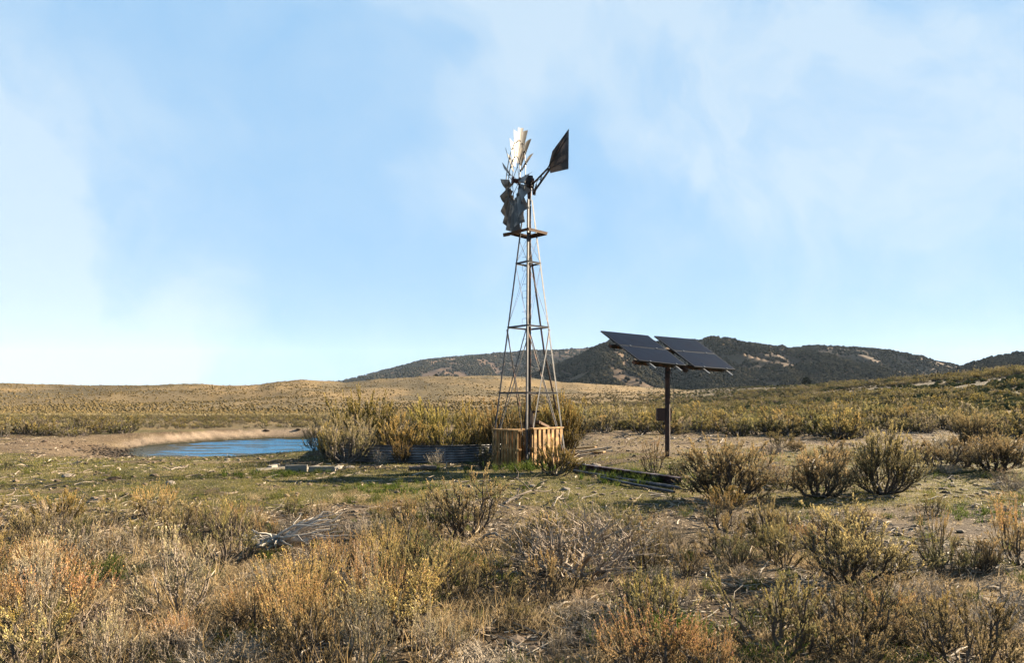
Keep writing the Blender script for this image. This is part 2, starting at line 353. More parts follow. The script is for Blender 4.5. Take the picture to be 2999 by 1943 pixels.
def ground_mat():
    m = bpy.data.materials.new('dry_range_soil'); m.use_nodes = True; N, L, M = new_nodes(m.node_tree)
    p = N('ShaderNodeBsdfPrincipled'); o = N('ShaderNodeOutputMaterial'); L(p.outputs[0], o.inputs['Surface'])
    p.inputs['Roughness'].default_value = .95; p.inputs['Specular IOR Level'].default_value = .1
    a = N('ShaderNodeAttribute', attribute_name='Col'); tc = N('ShaderNodeTexCoord')
    c = a.outputs['Color']
    n = N('ShaderNodeTexNoise'); n.inputs['Scale'].default_value = 22; n.inputs['Detail'].default_value = 8; n.inputs['Roughness'].default_value = .65; L(tc.outputs['Object'], n.inputs['Vector'])
    h = N('ShaderNodeHueSaturation'); L(c, h.inputs['Color']); L(M('ADD', M('MULTIPLY', n.outputs['Fac'], 1.3), .35), h.inputs['Value']); c = h.outputs[0]
    v = N('ShaderNodeTexVoronoi'); v.inputs['Scale'].default_value = 16; L(tc.outputs['Object'], v.inputs['Vector'])      # pale chips of wood and stone
    nn = N('ShaderNodeTexNoise'); nn.inputs['Scale'].default_value = 1.7; L(tc.outputs['Object'], nn.inputs['Vector'])
    chip = M('MULTIPLY', M('LESS_THAN', v.outputs['Distance'], .22), M('GREATER_THAN', nn.outputs['Fac'], .5))
    mx = N('ShaderNodeMix', data_type='RGBA'); L(M('MULTIPLY', chip, .7), mx.inputs['Factor']); L(c, mx.inputs['A']); mx.inputs['B'].default_value = (.46, .37, .26, 1); c = mx.outputs['Result']
    L(c, p.inputs['Base Color'])
    n = N('ShaderNodeTexNoise'); n.inputs['Scale'].default_value = 9; n.inputs['Detail'].default_value = 9; n.inputs['Roughness'].default_value = .7; L(tc.outputs['Object'], n.inputs['Vector'])
    b = N('ShaderNodeBump'); b.inputs['Strength'].default_value = .9; b.inputs['Distance'].default_value = .12; L(n.outputs['Fac'], b.inputs['Height']); L(b.outputs[0], p.inputs['Normal'])
    return m
M_ground = ground_mat()

# ------------------------------------------------------------------ ground sheet
def fan_grid(ang, rad):
    A, Rr = np.meshgrid(ang, rad, indexing='ij'); X = Rr*np.sin(A); Y = Rr*np.cos(A); na, nr = A.shape
    i = np.arange(na)[:, None]; j = np.arange(nr-1)[None]; i2 = (i+1) % na
    f = np.stack([i*nr+j, i2*nr+j, i2*nr+j+1, i*nr+j+1], -1).reshape(-1, 4)
    return X.ravel(), Y.ravel(), f, na, nr
ang = np.concatenate([np.arange(-46, 46, .15), np.arange(46, 314, 2.0)])*math.pi/180
rad = [.4]
while rad[-1] < 9000: rad.append(rad[-1]*(1.04 if rad[-1] < 2.5 else 1.0105 if rad[-1] < 48 else 1.02 if rad[-1] < 900 else 1.12))
rad = np.array(rad)
X, Y, f, na, nr = fan_grid(ang, rad)
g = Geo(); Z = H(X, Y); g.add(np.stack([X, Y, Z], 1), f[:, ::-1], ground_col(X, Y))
g.add([(0, 0, float(Z[0]))]+[(X[i*nr], Y[i*nr], Z[i*nr]) for i in range(na)], [(0, 1+(i+1) % na, 1+i) for i in range(na)], (.25, .17, .1))
ground = tag(obj('ground', g.mesh('ground', M_ground, True)), 'dry grassy range ground with bare dirt patches and tan hills', kind='structure')

# water of the stock pond
def water_mat():
    m = bpy.data.materials.new('pond_water'); m.use_nodes = True; N, L, M = new_nodes(m.node_tree)
    p = N('ShaderNodeBsdfPrincipled'); o = N('ShaderNodeOutputMaterial')
    a = N('ShaderNodeAttribute', attribute_name='Col'); L(a.outputs['Color'], p.inputs['Base Color'])
    p.inputs['Roughness'].default_value = .2; p.inputs['IOR'].default_value = 1.33; p.inputs['Specular IOR Level'].default_value = .16
    tc = N('ShaderNodeTexCoord'); mp = N('ShaderNodeMapping'); mp.inputs['Scale'].default_value = (1.2, 2.6, 1); L(tc.outputs['Object'], mp.inputs['Vector'])
    n = N('ShaderNodeTexNoise'); n.inputs['Scale'].default_value = 2.2; n.inputs['Detail'].default_value = 5; n.inputs['Roughness'].default_value = .6; L(mp.outputs[0], n.inputs['Vector'])
    b = N('ShaderNodeBump'); b.inputs['Strength'].default_value = .85; b.inputs['Distance'].default_value = .7; L(n.outputs['Fac'], b.inputs['Height']); L(b.outputs[0], p.inputs['Normal'])
    L(p.outputs[0], o.inputs['Surface']); return m
gx, gy = np.meshgrid(np.linspace(-20, -2.5, 240), np.linspace(22.5, 43, 280), indexing='ij')
X = gx.ravel(); Y = gy.ravel(); q, sn, dx = pond_q(X, Y)
al = S((fbm(X/1.7, Y/.75, 61, 4)-.53+.38*S((q-.62)/.4)*S((-dx+.1)/.7)+.10*S((q-.86)/.1))/.07)
wc = np.array((.012, .34, .80))*(1-al[:, None])+np.array((.05, .06, .015))*al[:, None]  # open-water blue carries the sky's reflection as base colour
i = np.arange(239)[:, None]; j = np.arange(279)[None]
f = np.stack([i*280+j, (i+1)*280+j, (i+1)*280+j+1, i*280+j+1], -1).reshape(-1, 4)
keep = (q[f] < 1.08).all(1)
g = Geo(); g.add(np.stack([X, Y, np.full_like(X, WATER_Z)], 1), f[keep], wc)
tag(obj('water', g.mesh('water', water_mat(), True)), 'blue stock pond water with dark green algae at its left end', kind='structure')

# ------------------------------------------------------------------ mountains and their junipers
def mountain(name, label, sx, sy, Dbase, Dridge, Dback, amp, seed, treefrac, ntree, tsize, colA, colB, zbase=2.0, spur=55.0, dens=None, tcol=((.045, .047, .034), (.14, .118, .07))):
    sx = np.array(sx)*DS; sy = np.array(sy)*DS
    nu = int((sx[-1]-sx[0])/4); u = np.linspace(sx[0], sx[-1], nu); d = np.linspace(Dbase, Dback, 130)
    def prof(U, Dd):
        zr = CAMH+(YH-np.interp(U, sx, sy))/F*Dridge
        X = (U-CX)/F*Dd
        t = (Dd-Dbase)/(Dridge-Dbase)
        sp = np.abs(2*fbm(X/spur/3, Dd/spur/7, seed, 4)-1)
        tt = np.clip(t, 0, 1); up = np.sin(tt*math.pi/2)**.9
        dn = 1-.45*S((Dd-Dridge)/(Dback-Dridge))
        z = zbase+(zr-zbase)*up*dn
        w = np.clip(tt*(1-tt)*4, 0, 1)
        return X, z-w*amp*(sp*1.6)+.04*amp*(fbm(X/12, Dd/12, seed+2, 3)-.5)
    U, Dd = np.meshgrid(u, d, indexing='ij'); X, Z = prof(U, Dd)
    nd = len(d); i = np.arange(nu-1)[:, None]; j = np.arange(nd-1)[None]
    f = np.stack([i*nd+j, (i+1)*nd+j, (i+1)*nd+j+1, i*nd+j+1], -1).reshape(-1, 4)
    n = fbm(X.ravel()/40, Dd.ravel()/60, seed+5, 5)
    g = Geo(); g.add(np.stack([X.ravel(), Dd.ravel(), Z.ravel()], 1), f, lerp3(colA, colB, S((n-.38)/.25)))
    tag(obj(name, g.mesh(name, M_hill, True)), label, kind='structure')
    r = np.random.RandomState(seed); g = Geo()
    U = r.uniform(sx[0], sx[-1], ntree*3); Dd = Dbase+(Dridge*1.06-Dbase)*r.rand(ntree*3)
    X, Z = prof(U, Dd)
    t = (Dd-Dbase)/(Dridge-Dbase)
    dn = .5+.6*(fbm(X/38, Dd/110, seed+8, 4)-.5)+.85*(fbm(X/13+Dd/50, Dd/50, seed+9, 3)-.5)
    p = treefrac+(dn-.5)*3.4+(dens(U, t) if dens else 0)
    k = np.nonzero(r.rand(len(U)) < np.clip(p, 0.02, 1))[0]; r.shuffle(k); k = np.sort(k[:ntree])
    ico = bpy_ico
    for idx in np.array_split(k, max(1, len(k)//2000)):
        m = len(idx); s = tsize*(.55+.8*r.rand(m)); rot = r.rand(m)*6.28
        bv = ico[0][None]*(1+.35*(r.rand(m, len(ico[0]), 1)-.5))*np.stack([s, s, s*(.8+.5*r.rand(m))], 1)[:, None]*.5
        cs, sn = np.cos(rot)[:, None], np.sin(rot)[:, None]
        V = np.stack([bv[..., 0]*cs-bv[..., 1]*sn+X[idx][:, None], bv[..., 0]*sn+bv[..., 1]*cs+Dd[idx][:, None], bv[..., 2]+Z[idx][:, None]+s[:, None]*.35], -1)
        ff = (ico[1][None]+np.arange(m)[:, None, None]*len(ico[0])).reshape(-1, 3)
        cc = lerp3(tcol[0], tcol[1], r.rand(m)); g.add(V.reshape(-1, 3), ff, np.repeat(cc, len(ico[0]), 0))
    tag(obj('juniper_woodland', g.mesh('juniper_woodland', M_tree)), 'dark juniper woodland scattered over the '+label, kind='stuff')
def ico_np():
    t = (1+5**.5)/2
    v = np.array([(-1, t, 0), (1, t, 0), (-1, -t, 0), (1, -t, 0), (0, -1, t), (0, 1, t), (0, -1, -t), (0, 1, -t), (t, 0, -1), (t, 0, 1), (-t, 0, -1), (-t, 0, 1)], float)
    f = np.array([(0, 11, 5), (0, 5, 1), (0, 1, 7), (0, 7, 10), (0, 10, 11), (1, 5, 9), (5, 11, 4), (11, 10, 2), (10, 7, 6), (7, 1, 8), (3, 9, 4), (3, 4, 2), (3, 2, 6), (3, 6, 8), (3, 8, 9), (4, 9, 5), (2, 4, 11), (6, 2, 10), (8, 6, 7), (9, 8, 1)])
    return unit(v), f
bpy_ico = ico_np()
M_hill = mat('mountain_soil', rough=.95, nscale=.05, namt=.25, spec=.05)
mountain('mountain_ridge', 'long far ridge rising behind the windmill', [560, 700, 745, 800, 850, 920, 980, 1040, 1100, 1160, 1220, 1290, 1380, 1500, 1700, 1900],
         [915, 903, 895, 886, 873, 856, 845, 838, 832, 828, 823, 819, 816, 818, 830, 850], 1250, 2300, 3200, 34, 101, .58, 34000, 5.6, (.30, .19, .125), (.22, .145, .10), 6, 90,
         lambda U, t: -.75*S((t-.90)/.05)*S((U-1180)/150)-.25*np.exp(-((U-1250)/110)**2))
mountain('mountain', 'wooded mountain behind the solar panels', [1180, 1270, 1300, 1350, 1400, 1440, 1500, 1560, 1610, 1640, 1660, 1700, 1760, 1800, 1840, 1870, 1900, 1960, 2020, 2080, 2130, 2180, 2220, 2260, 2330, 2500],
         [900, 862, 848, 826, 802, 790, 797, 806, 800, 795, 790, 794, 805, 812, 813, 808, 806, 809, 815, 825, 835, 842, 851, 862, 880, 900], 620, 1120, 1700, 42, 211, .46, 46000, 3.8, (.29, .195, .125), (.22, .15, .10), 1, 42,
         lambda U, t: -.95*(1-S((t-.02)/.16))*(U < 1950)+.22*np.exp(-((U-2110)/190)**2))
mountain('mountain', 'nearer wooded hill at the far right of the mountains', [2120, 2180, 2235, 2260, 2290, 2330, 2380, 2500, 2900, 3400], [905, 880, 857, 846, 841, 832, 824, 810, 790, 800],
         560, 900, 1400, 26, 307, .72, 18000, 3.8, (.34, .24, .15), (.26, .18, .11), 1, 40)

# ------------------------------------------------------------------ bush builder
def jpoly(r, a, b, n, bend, jit):
    t = np.linspace(0, 1, n)[:, None]; a = np.asarray(a); b = np.asarray(b)
    P = a*(1-t)+b*t+np.asarray(bend)*(4*t*(1-t)); P[1:-1] += r.normal(0, jit, (n-2, 3)); return P
def leaves(g, P, A, Ln, W, C, r, m=0):
    side = unit(np.cross(A, r.normal(size=A.shape))); n = len(P)
    mid = P+A*Ln[:, None]*.5
    V = np.stack([P, mid+side*W[:, None]*.5, P+A*Ln[:, None], mid-side*W[:, None]*.5], 1).reshape(-1, 3)
    g.add(V, np.arange(n*4).reshape(-1, 4), np.repeat(C, 4, 0), m)
SAGE = ((.08, .07, .042), (.28, .235, .12), (.54, .42, .18))      # inner leaf (shade inside the bush painted in), outer leaf, yellowed tip
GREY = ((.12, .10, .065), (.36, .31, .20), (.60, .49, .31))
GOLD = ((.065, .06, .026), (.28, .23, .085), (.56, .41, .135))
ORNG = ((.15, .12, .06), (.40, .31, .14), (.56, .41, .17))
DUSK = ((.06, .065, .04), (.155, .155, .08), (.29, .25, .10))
def make_bush(seed, h=.8, rad=.6, limbs=9, subs=6, nsprig=300, nleaf=20, leaf=(.025, .0075), sprig=.13, pal=SAGE, stalks=0, stalk_len=.28, scol=(.44, .25, .10), wood=(.23, .175, .13), wthick=1.0, lean=.6, up=1.0, sides=4, twigs=0, low=0, spread=.9, ribbon=True, phi=(9, 30)):
    """returns (wood, foliage) Geos; unit = metres, root at the origin"""
    r = np.random.RandomState(seed); gw, gf = Geo(), Geo()
    wood = np.array(wood); pts = []; axes = []
    for i in range(limbs):
        az = 6.283*i/limbs+r.uniform(-.4, .4); el = math.radians(r.uniform(15+low, 82)); s = r.uniform(.62, .95)
        E = np.array((math.cos(az)*math.cos(el)*rad*s, math.sin(az)*math.cos(el)*rad*s, (.12+.88*math.sin(el))*h*s))
        B = np.array((math.cos(az), math.sin(az), 0))*.05*rad
        P = jpoly(r, B, E, 7, np.array((math.cos(az)*.10*rad, math.sin(az)*.10*rad, -.10*h)), .022*rad)
        tube(gw, P, np.linspace(.024, .008, 7)*wthick*(h/.8), sides+1, wood*r.uniform(.75, 1.25))
        for k in range(subs):
            t = r.uniform(.3, .98); ii = min(5, int(t*6)); Q = P[ii]*(1-(t*6-ii))+P[ii+1]*(t*6-ii)
            d = unit(P[min(6, ii+1)]-P[max(0, ii-1)])*.6+r.normal(0, .42, 3)*spread+np.array((0, 0, .32*up)); d = unit(d); ln = r.uniform(.22, .46)*h
            E2 = Q+d*ln; E2[2] = max(E2[2], .03)
            P2 = jpoly(r, Q, E2, 5, r.normal(0, .03*h, 3), .012*h)
            tube(gw, P2, np.linspace(.0075, .0025, 5)*wthick*(h/.8), sides-1 if sides > 3 else 3, wood*r.uniform(.8, 1.35))
            tt = np.linspace(0, 1, 5)
            for w in range(7): pts.append(P2[0]*0+np.array([np.interp(.25+.75*w/6, tt, P2[:, c]) for c in range(3)])); axes.append(d)
            for w in range(twigs):
                a = P2[r.randint(1, 5)]; dd = unit(d*.5+r.normal(0, .5, 3)+np.array((0, 0, .3*up))); e = a+dd*r.uniform(.08, .22)*h; e[2] = max(e[2], .02)
                tube(gw, jpoly(r, a, e, 4, r.normal(0, .015*h, 3), .006*h), np.linspace(.003, .0012, 4)*wthick, 3, wood*r.uniform(.9, 1.5))
                pts.append(e); axes.append(dd)
    pts = np.array(pts); axes = np.array(axes)
    if nsprig:
        ids = r.randint(0, len(pts), nsprig); B = pts[ids]; out = unit(B*np.array((1, 1, .15))+1e-6)
        d = unit(out*lean*.6+axes[ids]*.35+np.array((0, 0, up))+r.normal(0, .22, (nsprig, 3))); ln = sprig*r.uniform(.6, 1.35, nsprig)
        if ribbon:
            sd = unit(np.cross(d, r.normal(size=d.shape)))*.0016; T = B+d*ln[:, None]
            gw.add(np.stack([B-sd, B+sd, T+sd, T-sd], 1).reshape(-1, 3), np.arange(nsprig*4).reshape(-1, 4), wood*.9)
        m = nsprig*nleaf; si = np.repeat(np.arange(nsprig), nleaf); t = r.rand(m)*1.0
        rr = unit(np.cross(d[si], r.normal(size=(m, 3)))); ph = np.radians(r.uniform(phi[0], phi[1], m))
        A = d[si]*np.cos(ph)[:, None]+rr*np.sin(ph)[:, None]; P = B[si]+d[si]*(ln[si]*t)[:, None]
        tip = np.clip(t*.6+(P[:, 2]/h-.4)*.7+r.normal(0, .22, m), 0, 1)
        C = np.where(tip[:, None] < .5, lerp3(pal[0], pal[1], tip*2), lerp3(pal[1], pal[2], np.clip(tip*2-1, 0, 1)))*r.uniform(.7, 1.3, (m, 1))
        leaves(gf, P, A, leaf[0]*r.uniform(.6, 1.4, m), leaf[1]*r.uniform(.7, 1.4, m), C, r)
    if stalks:
        hi = np.argsort(-(pts[:, 2]+r.rand(len(pts))*.35*h))[:max(stalks, 8)]; ids = r.choice(hi, stalks); B = pts[ids]
        d = unit(unit(B*np.array((1, 1, .1))+1e-6)*.22+np.array((0, 0, 1))+r.normal(0, .11, (stalks, 3))); ln = stalk_len*r.uniform(.55, 1.3, stalks)
        sd = unit(np.cross(d, r.normal(size=d.shape)))*.0018; T = B+d*ln[:, None]
        gw.add(np.stack([B-sd, B+sd, T+sd*.4, T-sd*.4], 1).reshape(-1, 3), np.arange(stalks*4).reshape(-1, 4), np.array(scol)*.7)
        nl = 30; m = stalks*nl; si = np.repeat(np.arange(stalks), nl); t = .3+.7*r.rand(m)
        rr = unit(np.cross(d[si], r.normal(size=(m, 3)))); ph = np.radians(r.uniform(6, 26, m)); A = d[si]*np.cos(ph)[:, None]+rr*np.sin(ph)[:, None]
        C = np.array(scol)[None]*r.uniform(.65, 1.35, (m, 1)); C = C*np.stack([np.ones(m), r.uniform(.85, 1.15, m), r.uniform(.6, 1.3, m)], 1)
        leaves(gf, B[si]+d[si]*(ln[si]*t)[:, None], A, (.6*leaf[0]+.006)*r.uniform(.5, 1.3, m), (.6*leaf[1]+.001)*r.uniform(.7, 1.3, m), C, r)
    return gw, gf
KINDS = {
    # name: list of variant meshes (wood mesh, foliage mesh, height, width)
}
def variants(key, n, **kw):
    out = []
    for i in range(n):
        gw, gf = make_bush(1000+hash_key(key)*37+i*7, **kw)
        wm = gw.mesh(key+'_branches', M_wood); fm = gf.mesh(key+'_foliage', M_leaf) if gf.v else None
        v = np.concatenate([gw.arrays()[0]]+([gf.arrays()[0]] if gf.v else []))
        out.append((wm, fm, float(np.percentile(v[:, 2], 98.5)), float(np.percentile(np.abs(v[:, :2]).max(1), 97)*2)))
    KINDS[key] = out
def hash_key(k): return sum(ord(c)*(i+3) for i, c in enumerate(k)) % 997
variants('sage', 4, nsprig=400, nleaf=34, leaf=(.022, .0075), limbs=10, subs=8, wthick=.9)
variants('sage_tips', 3, nsprig=330, nleaf=20, stalks=46, stalk_len=.22, scol=(.42, .30, .11), pal=SAGE)
variants('grey', 4, nsprig=300, nleaf=24, pal=GREY, stalks=40, stalk_len=.24, scol=(.66, .52, .32), limbs=12, wood=(.62, .50, .39), twigs=3, phi=(6, 24), sprig=.15, wthick=.8)
variants('orange', 4, nsprig=230, nleaf=16, pal=ORNG, stalks=110, stalk_len=.34, scol=(.54, .37, .16), h=.62, rad=.42, limbs=10, subs=5, lean=.35)
variants('dusk', 2, nsprig=420, nleaf=22, pal=DUSK, limbs=10)
variants('open', 4, nsprig=640, nleaf=22, leaf=(.030, .009), pal=SAGE, limbs=12, subs=9, sprig=.14, wthick=.95, twigs=2, wood=(.17, .13, .10), low=8, spread=1.0)
variants('woody', 3, nsprig=110, nleaf=12, pal=GREY, limbs=15, subs=8, twigs=5, wthick=.95, wood=(.62, .48, .36), low=-8, spread=1.1)
variants('bare', 3, nsprig=0, limbs=13, subs=8, twigs=6, wthick=.75, wood=(.55, .45, .35), low=-10, spread=1.3)
variants('gold', 4, nsprig=430, nleaf=56, leaf=(.040, .014), sprig=.27, low=-6, lean=.9, pal=GOLD, h=1.3, rad=.85, limbs=11, subs=8, up=1.3, wood=(.22, .165, .12))
variants('pale', 2, nsprig=420, nleaf=22, leaf=(.038, .011), sprig=.2, pal=((.15, .14, .07), (.30, .255, .13), (.42, .33, .17)), h=1.0, rad=.75, limbs=11, subs=7, twigs=2, wood=(.33, .27, .22))
ROOTS = {}
def bush(kind, loc, hh, ww, label, rz=None, name='sagebrush', cat='bush', group=None, r=random.Random(5), var=None, tilt=0):
    vs = KINDS[kind]; i = r.randrange(len(vs)) if var is None else var % len(vs); wm, fm, vh, vw = vs[i]
    t = thing(name, label, cat, loc, r.uniform(0, 6.28) if rz is None else rz, group)
    if tilt: t.rotation_euler[1] = tilt
    t.scale = (ww/vw, ww/vw*r.uniform(.9, 1.1), hh/vh)
    obj('branches', wm, t)
    if fm: obj('foliage', fm, t)
    return t
PLACED = []
def pb(kind, bx, by, top, x0, x1, label, **k):
    """a bush read off the 2380 px view: foot (bx, by), top row, left and right edges"""
    p = foot(bx*DS, by*DS); D = p.y
    hh = (by-top)*DS/F*D; ww = (x1-x0)*DS/F*D
    p.z -= .01; PLACED.append((p.x, p.y, ww/2)); return bush(kind, p, hh, ww, label, **k)
# ---- the bushes one can point to, front to back
pb('orange', 1525, 1590, 1405, 1380, 1670, 'tall orange seed stalks of a bush at the bottom edge, centre of the photo', name='stalky_bush')
pb('orange', 1640, 1600, 1450, 1560, 1720, 'rust coloured seed stalks just right of the tall orange bush at the bottom edge', name='stalky_bush')
pb('sage_tips', 1800, 1515, 1340, 1650, 1930, 'wide bush of yellow green upright stems in the lower right foreground', name='stalky_bush')
pb('sage', 2260, 1570, 1400, 2110, 2400, 'large grey green sagebrush filling the bottom right corner')
pb('sage', 2035, 1440, 1352, 1935, 2125, 'low rounded grey green sagebrush behind the yellow green stems, lower right')
pb('open', 1968, 1352, 1185, 1850, 2105, 'open sagebrush with dark forked limbs and a golden right side')
pb('sage', 1800, 1300, 1208, 1745, 1862, 'small grey green sagebrush left of the open forked one')
pb('sage_tips', 2180, 1312, 1190, 2120, 2225, 'thin upright sagebrush with pale stalks between the forked bush and the orange tipped one')
pb('orange', 2372, 1315, 1158, 2290, 2450, 'orange tipped bush cut by the right edge of the photo', name='stalky_bush')
pb('open', 2287, 1330, 1250, 2238, 2345, 'small dark limbed sagebrush at the foot of the orange tipped bush')
pb('bare', 2270, 1420, 1335, 2140, 2400, 'low tangle of bare grey branches near the right edge', name='dead_shrub')
pb('woody', 1335, 1340, 1172, 1110, 1520, 'broad half dead sagebrush with spreading bare grey limbs, centre foreground')
pb('sage', 1080, 1252, 1098, 985, 1170, 'upright spiky sagebrush standing alone in front of the corrugated tank')
pb('sage_tips', 1000, 1215, 1140, 945, 1060, 'yellow tipped sprays at the left foot of the upright spiky sagebrush')
pb('dusk', 985, 1322, 1235, 915, 1075, 'low dark green sagebrush with grass growing under it, centre foreground')
pb('gold', 1062, 1305, 1262, 1025, 1105, 'small bright yellow spray right of the low dark green sagebrush')
pb('sage', 1465, 1262, 1184, 1420, 1512, 'slim sagebrush behind the right side of the half dead one')
pb('grey', 1568, 1292, 1195, 1520, 1615, 'thin dry grey stalks in the open, right of the half dead sagebrush')
pb('dusk', 1495, 1440, 1332, 1415, 1570, 'dark shaded sagebrush behind the tall orange seed stalks')
pb('bare', 1590, 1415, 1345, 1550, 1625, 'pale bleached brush lying right of the dark shaded sagebrush', name='dead_shrub')
pb('sage', 1205, 1455, 1395, 1160, 1250, 'small yellow green sagebrush on the bare dirt, bottom centre')
pb('grey', 1293, 1545, 1452, 1265, 1330, 'small blue grey sprig near the bottom edge, left of the orange stalks')
pb('grey', 1010, 1535, 1398, 925, 1095, 'pale grey sagebrush left of the bleached root at the bottom edge')
pb('grey', 845, 1560, 1330, 770, 930, 'tall pale stalks rising from the bottom edge, left of centre', name='stalky_bush')
pb('orange', 870, 1420, 1290, 790, 950, 'rusty brown bush left of the low dark green sagebrush', name='stalky_bush')
pb('orange', 795, 1350, 1245, 725, 870, 'orange bush growing at the right end of the bleached driftwood', name='stalky_bush')
pb('orange', 705, 1470, 1325, 610, 800, 'orange brown bush below the bleached driftwood', name='stalky_bush')
pb('orange', 575, 1470, 1350, 490, 660, 'brown seed stalks left of the orange brown bush below the driftwood', name='stalky_bush')
pb('grey', 410, 1425, 1232, 300, 530, 'big rounded pale grey sagebrush in the left foreground')
pb('sage_tips', 528, 1312, 1162, 445, 608, 'yellow green sagebrush of stiff upright fans left of the driftwood')
pb('sage', 425, 1235, 1165, 370, 480, 'low green sagebrush behind the stiff fans, on the edge of the grass')
pb('gold', 138, 1222, 1143, 80, 190, 'bright yellow bush at the far left edge of the thicket')
pb('grey', 175, 1330, 1218, 70, 275, 'silvery sagebrush below the bright yellow bush, far left')
pb('grey', 80, 1500, 1262, 15, 145, 'tall sandy seed stalks in the lower left corner', name='stalky_bush')
pb('orange', 15, 1480, 1325, -40, 60, 'brown stalks cut by the left edge of the photo', name='stalky_bush')
pb('grey', 870, 1262, 1195, 815, 925, 'mound of dry straw coloured brush between the driftwood and the spiky sagebrush')
pb('woody', 1120, 1580, 1490, 1010, 1240, 'bleached sagebrush root with pale curling limbs at the bottom edge', name='dead_shrub')
pb('woody', 240, 1480, 1400, 120, 330, 'flattened brown brush between the tall sandy stalks and the rounded grey sagebrush')
pb('grey', 290, 1290, 1225, 215, 360, 'low silver brush between the bright yellow bush and the big rounded grey sagebrush')
# ---- middle distance, right
pb('open', 1690, 1165, 1028, 1583, 1785, 'big grey green sagebrush right of the solar pole at the end of the rusty beam')
pb('gold', 1690, 1180, 1130, 1640, 1745, 'small yellow green growth at the front of the big sagebrush beside the rusty beam')
pb('sage_tips', 1520, 1100, 1018, 1490, 1555, 'narrow upright sagebrush left of the solar pole')
pb('dusk', 1575, 1115, 1070, 1548, 1612, 'low dark sagebrush hugging the foot of the solar pole')
pb('open', 1905, 1158, 1048, 1825, 1972, 'dark woody sagebrush between the two largest ones right of the solar pole')
pb('open', 2055, 1150, 998, 1958, 2135, 'tallest sagebrush right of the solar pole, with upswept dark limbs')
pb('sage', 2195, 1090, 1016, 2135, 2265, 'grey green sagebrush behind and right of the tallest one')
pb('open', 2320, 1096, 1016, 2262, 2400, 'sagebrush with pale bare wood inside, near the right edge')
pb('open', 2264, 1048, 962, 2218, 2308, 'round headed sagebrush on a dark trunk at the edge of the field, far right')
pb('grey', 1800, 1120, 1052, 1745, 1850, 'leaning grey brush between the beam end sagebrush and the dark woody one')
# ---- round the tower, tank and pond
pb('dusk', 1125, 1092, 1033, 1095, 1160, 'dark green bush between the corrugated tank and the left pallet')
pb('gold', 1290, 1106, 1030, 1244, 1346, 'yellow green bush growing up the front of the right pallet')
pb('gold', 1305, 1066, 938, 1225, 1356, 'big golden bush just behind the right pallet')
pb('pale', 800, 1078, 972, 738, 862, 'dense grey brush with dark tangled wood at the left end of the tank')
pb('gold', 762, 1068, 990, 735, 800, 'leafy bush leaning over the edge of the pond')
pb('gold', 930, 1079, 1022, 905, 950, 'small yellow bush against the middle of the tank wall')
pb('sage', 957, 1077, 1040, 943, 972, 'slender pale green sagebrush against the tank wall')
pb('bare', 1010, 1080, 1046, 985, 1035, 'bare brown twigs in front of the right half of the tank', name='dead_shrub')
pb('bare', 885, 1080, 1045, 862, 905, 'short bleached stubs in front of the left half of the tank', name='dead_shrub')
pb('dusk', 20, 1093, 1071, 5, 38, 'tiny dark bush alone on the mud at the left edge')
TX, TY, TR = -2.75, 21.3, 2.85          # centre and radius of the round tank
for i, (x, y, h, w, kd, lb) in enumerate([
        (-4.9, 22.4, 1.95, 2.1, 'gold', 'tallest dark golden bush rising from the left of the tank'), (-4.3, 19.9, 1.15, 1.7, 'pale', 'pale bush filling the front left of the tank'),
        (-3.2, 19.7, 1.2, 1.7, 'gold', 'golden bush in the front middle of the tank'), (-2.0, 19.8, 1.0, 1.6, 'gold', 'golden bush in the front right of the tank'),
        (-3.9, 22.4, 1.45, 1.7, 'pale', 'straw coloured bush in the middle of the tank'), (-2.6, 22.7, 1.65, 1.7, 'gold', 'dark green gold bush at the back of the tank'),
        (-1.3, 22.0, 1.55, 1.5, 'gold', 'golden bush at the back right of the tank'), (-.4, 21.0, 1.6, 1.4, 'gold', 'dark bush between the tank and the tower'),
        (-5.9, 21.4, 1.15, 1.3, 'pale', 'grey bush at the left rim of the tank'), (-1.2, 20.7, 1.0, 1.2, 'gold', 'leafy bush at the right rim of the tank'),
        (.35, 20.9, 1.7, 1.5, 'gold', 'bushy golden growth behind the tower legs'), (1.35, 20.6, 1.75, 1.5, 'gold', 'tall golden bush behind the right leg of the tower')]):
    bush(kd, (x, y, Hs(x, y)-.02), h, w, lb); PLACED.append((x, y, w/2))

# ---- scattered smaller bushes, each told apart by the landmark beside it
LAND = [('the bleached driftwood', foot(660*DS, 1280*DS)), ('the half dead sagebrush', foot(1335*DS, 1340*DS)), ('the upright spiky sagebrush', foot(1080*DS, 1250*DS)),
        ('the low dark green sagebrush', foot(985*DS, 1322*DS)), ('the open forked sagebrush', foot(1968*DS, 1352*DS)), ('the tall orange seed stalks', foot(1525*DS, 1520*DS)),
        ('the big rounded grey sagebrush', foot(410*DS, 1425*DS)), ('the bright yellow bush', foot(138*DS, 1222*DS)), ('the corner sagebrush', foot(2260*DS, 1530*DS)),
        ('the yellow green stems', foot(1800*DS, 1500*DS)), ('the orange tipped bush', foot(2372*DS, 1315*DS)), ('the stiff upright fans', foot(528*DS, 1312*DS)),
        ('the bleached root', foot(1120*DS, 1530*DS)), ('the tall pale stalks', foot(845*DS, 1530*DS)), ('the tall sandy stalks', foot(80*DS, 1490*DS)), ('the tangle of bare branches', foot(2270*DS, 1420*DS)),
        ('the beam end sagebrush', foot(1690*DS, 1165*DS)), ('the tallest sagebrush', foot(2055*DS, 1150*DS)), ('the solar pole', foot(1551*DS, 1068*DS))]
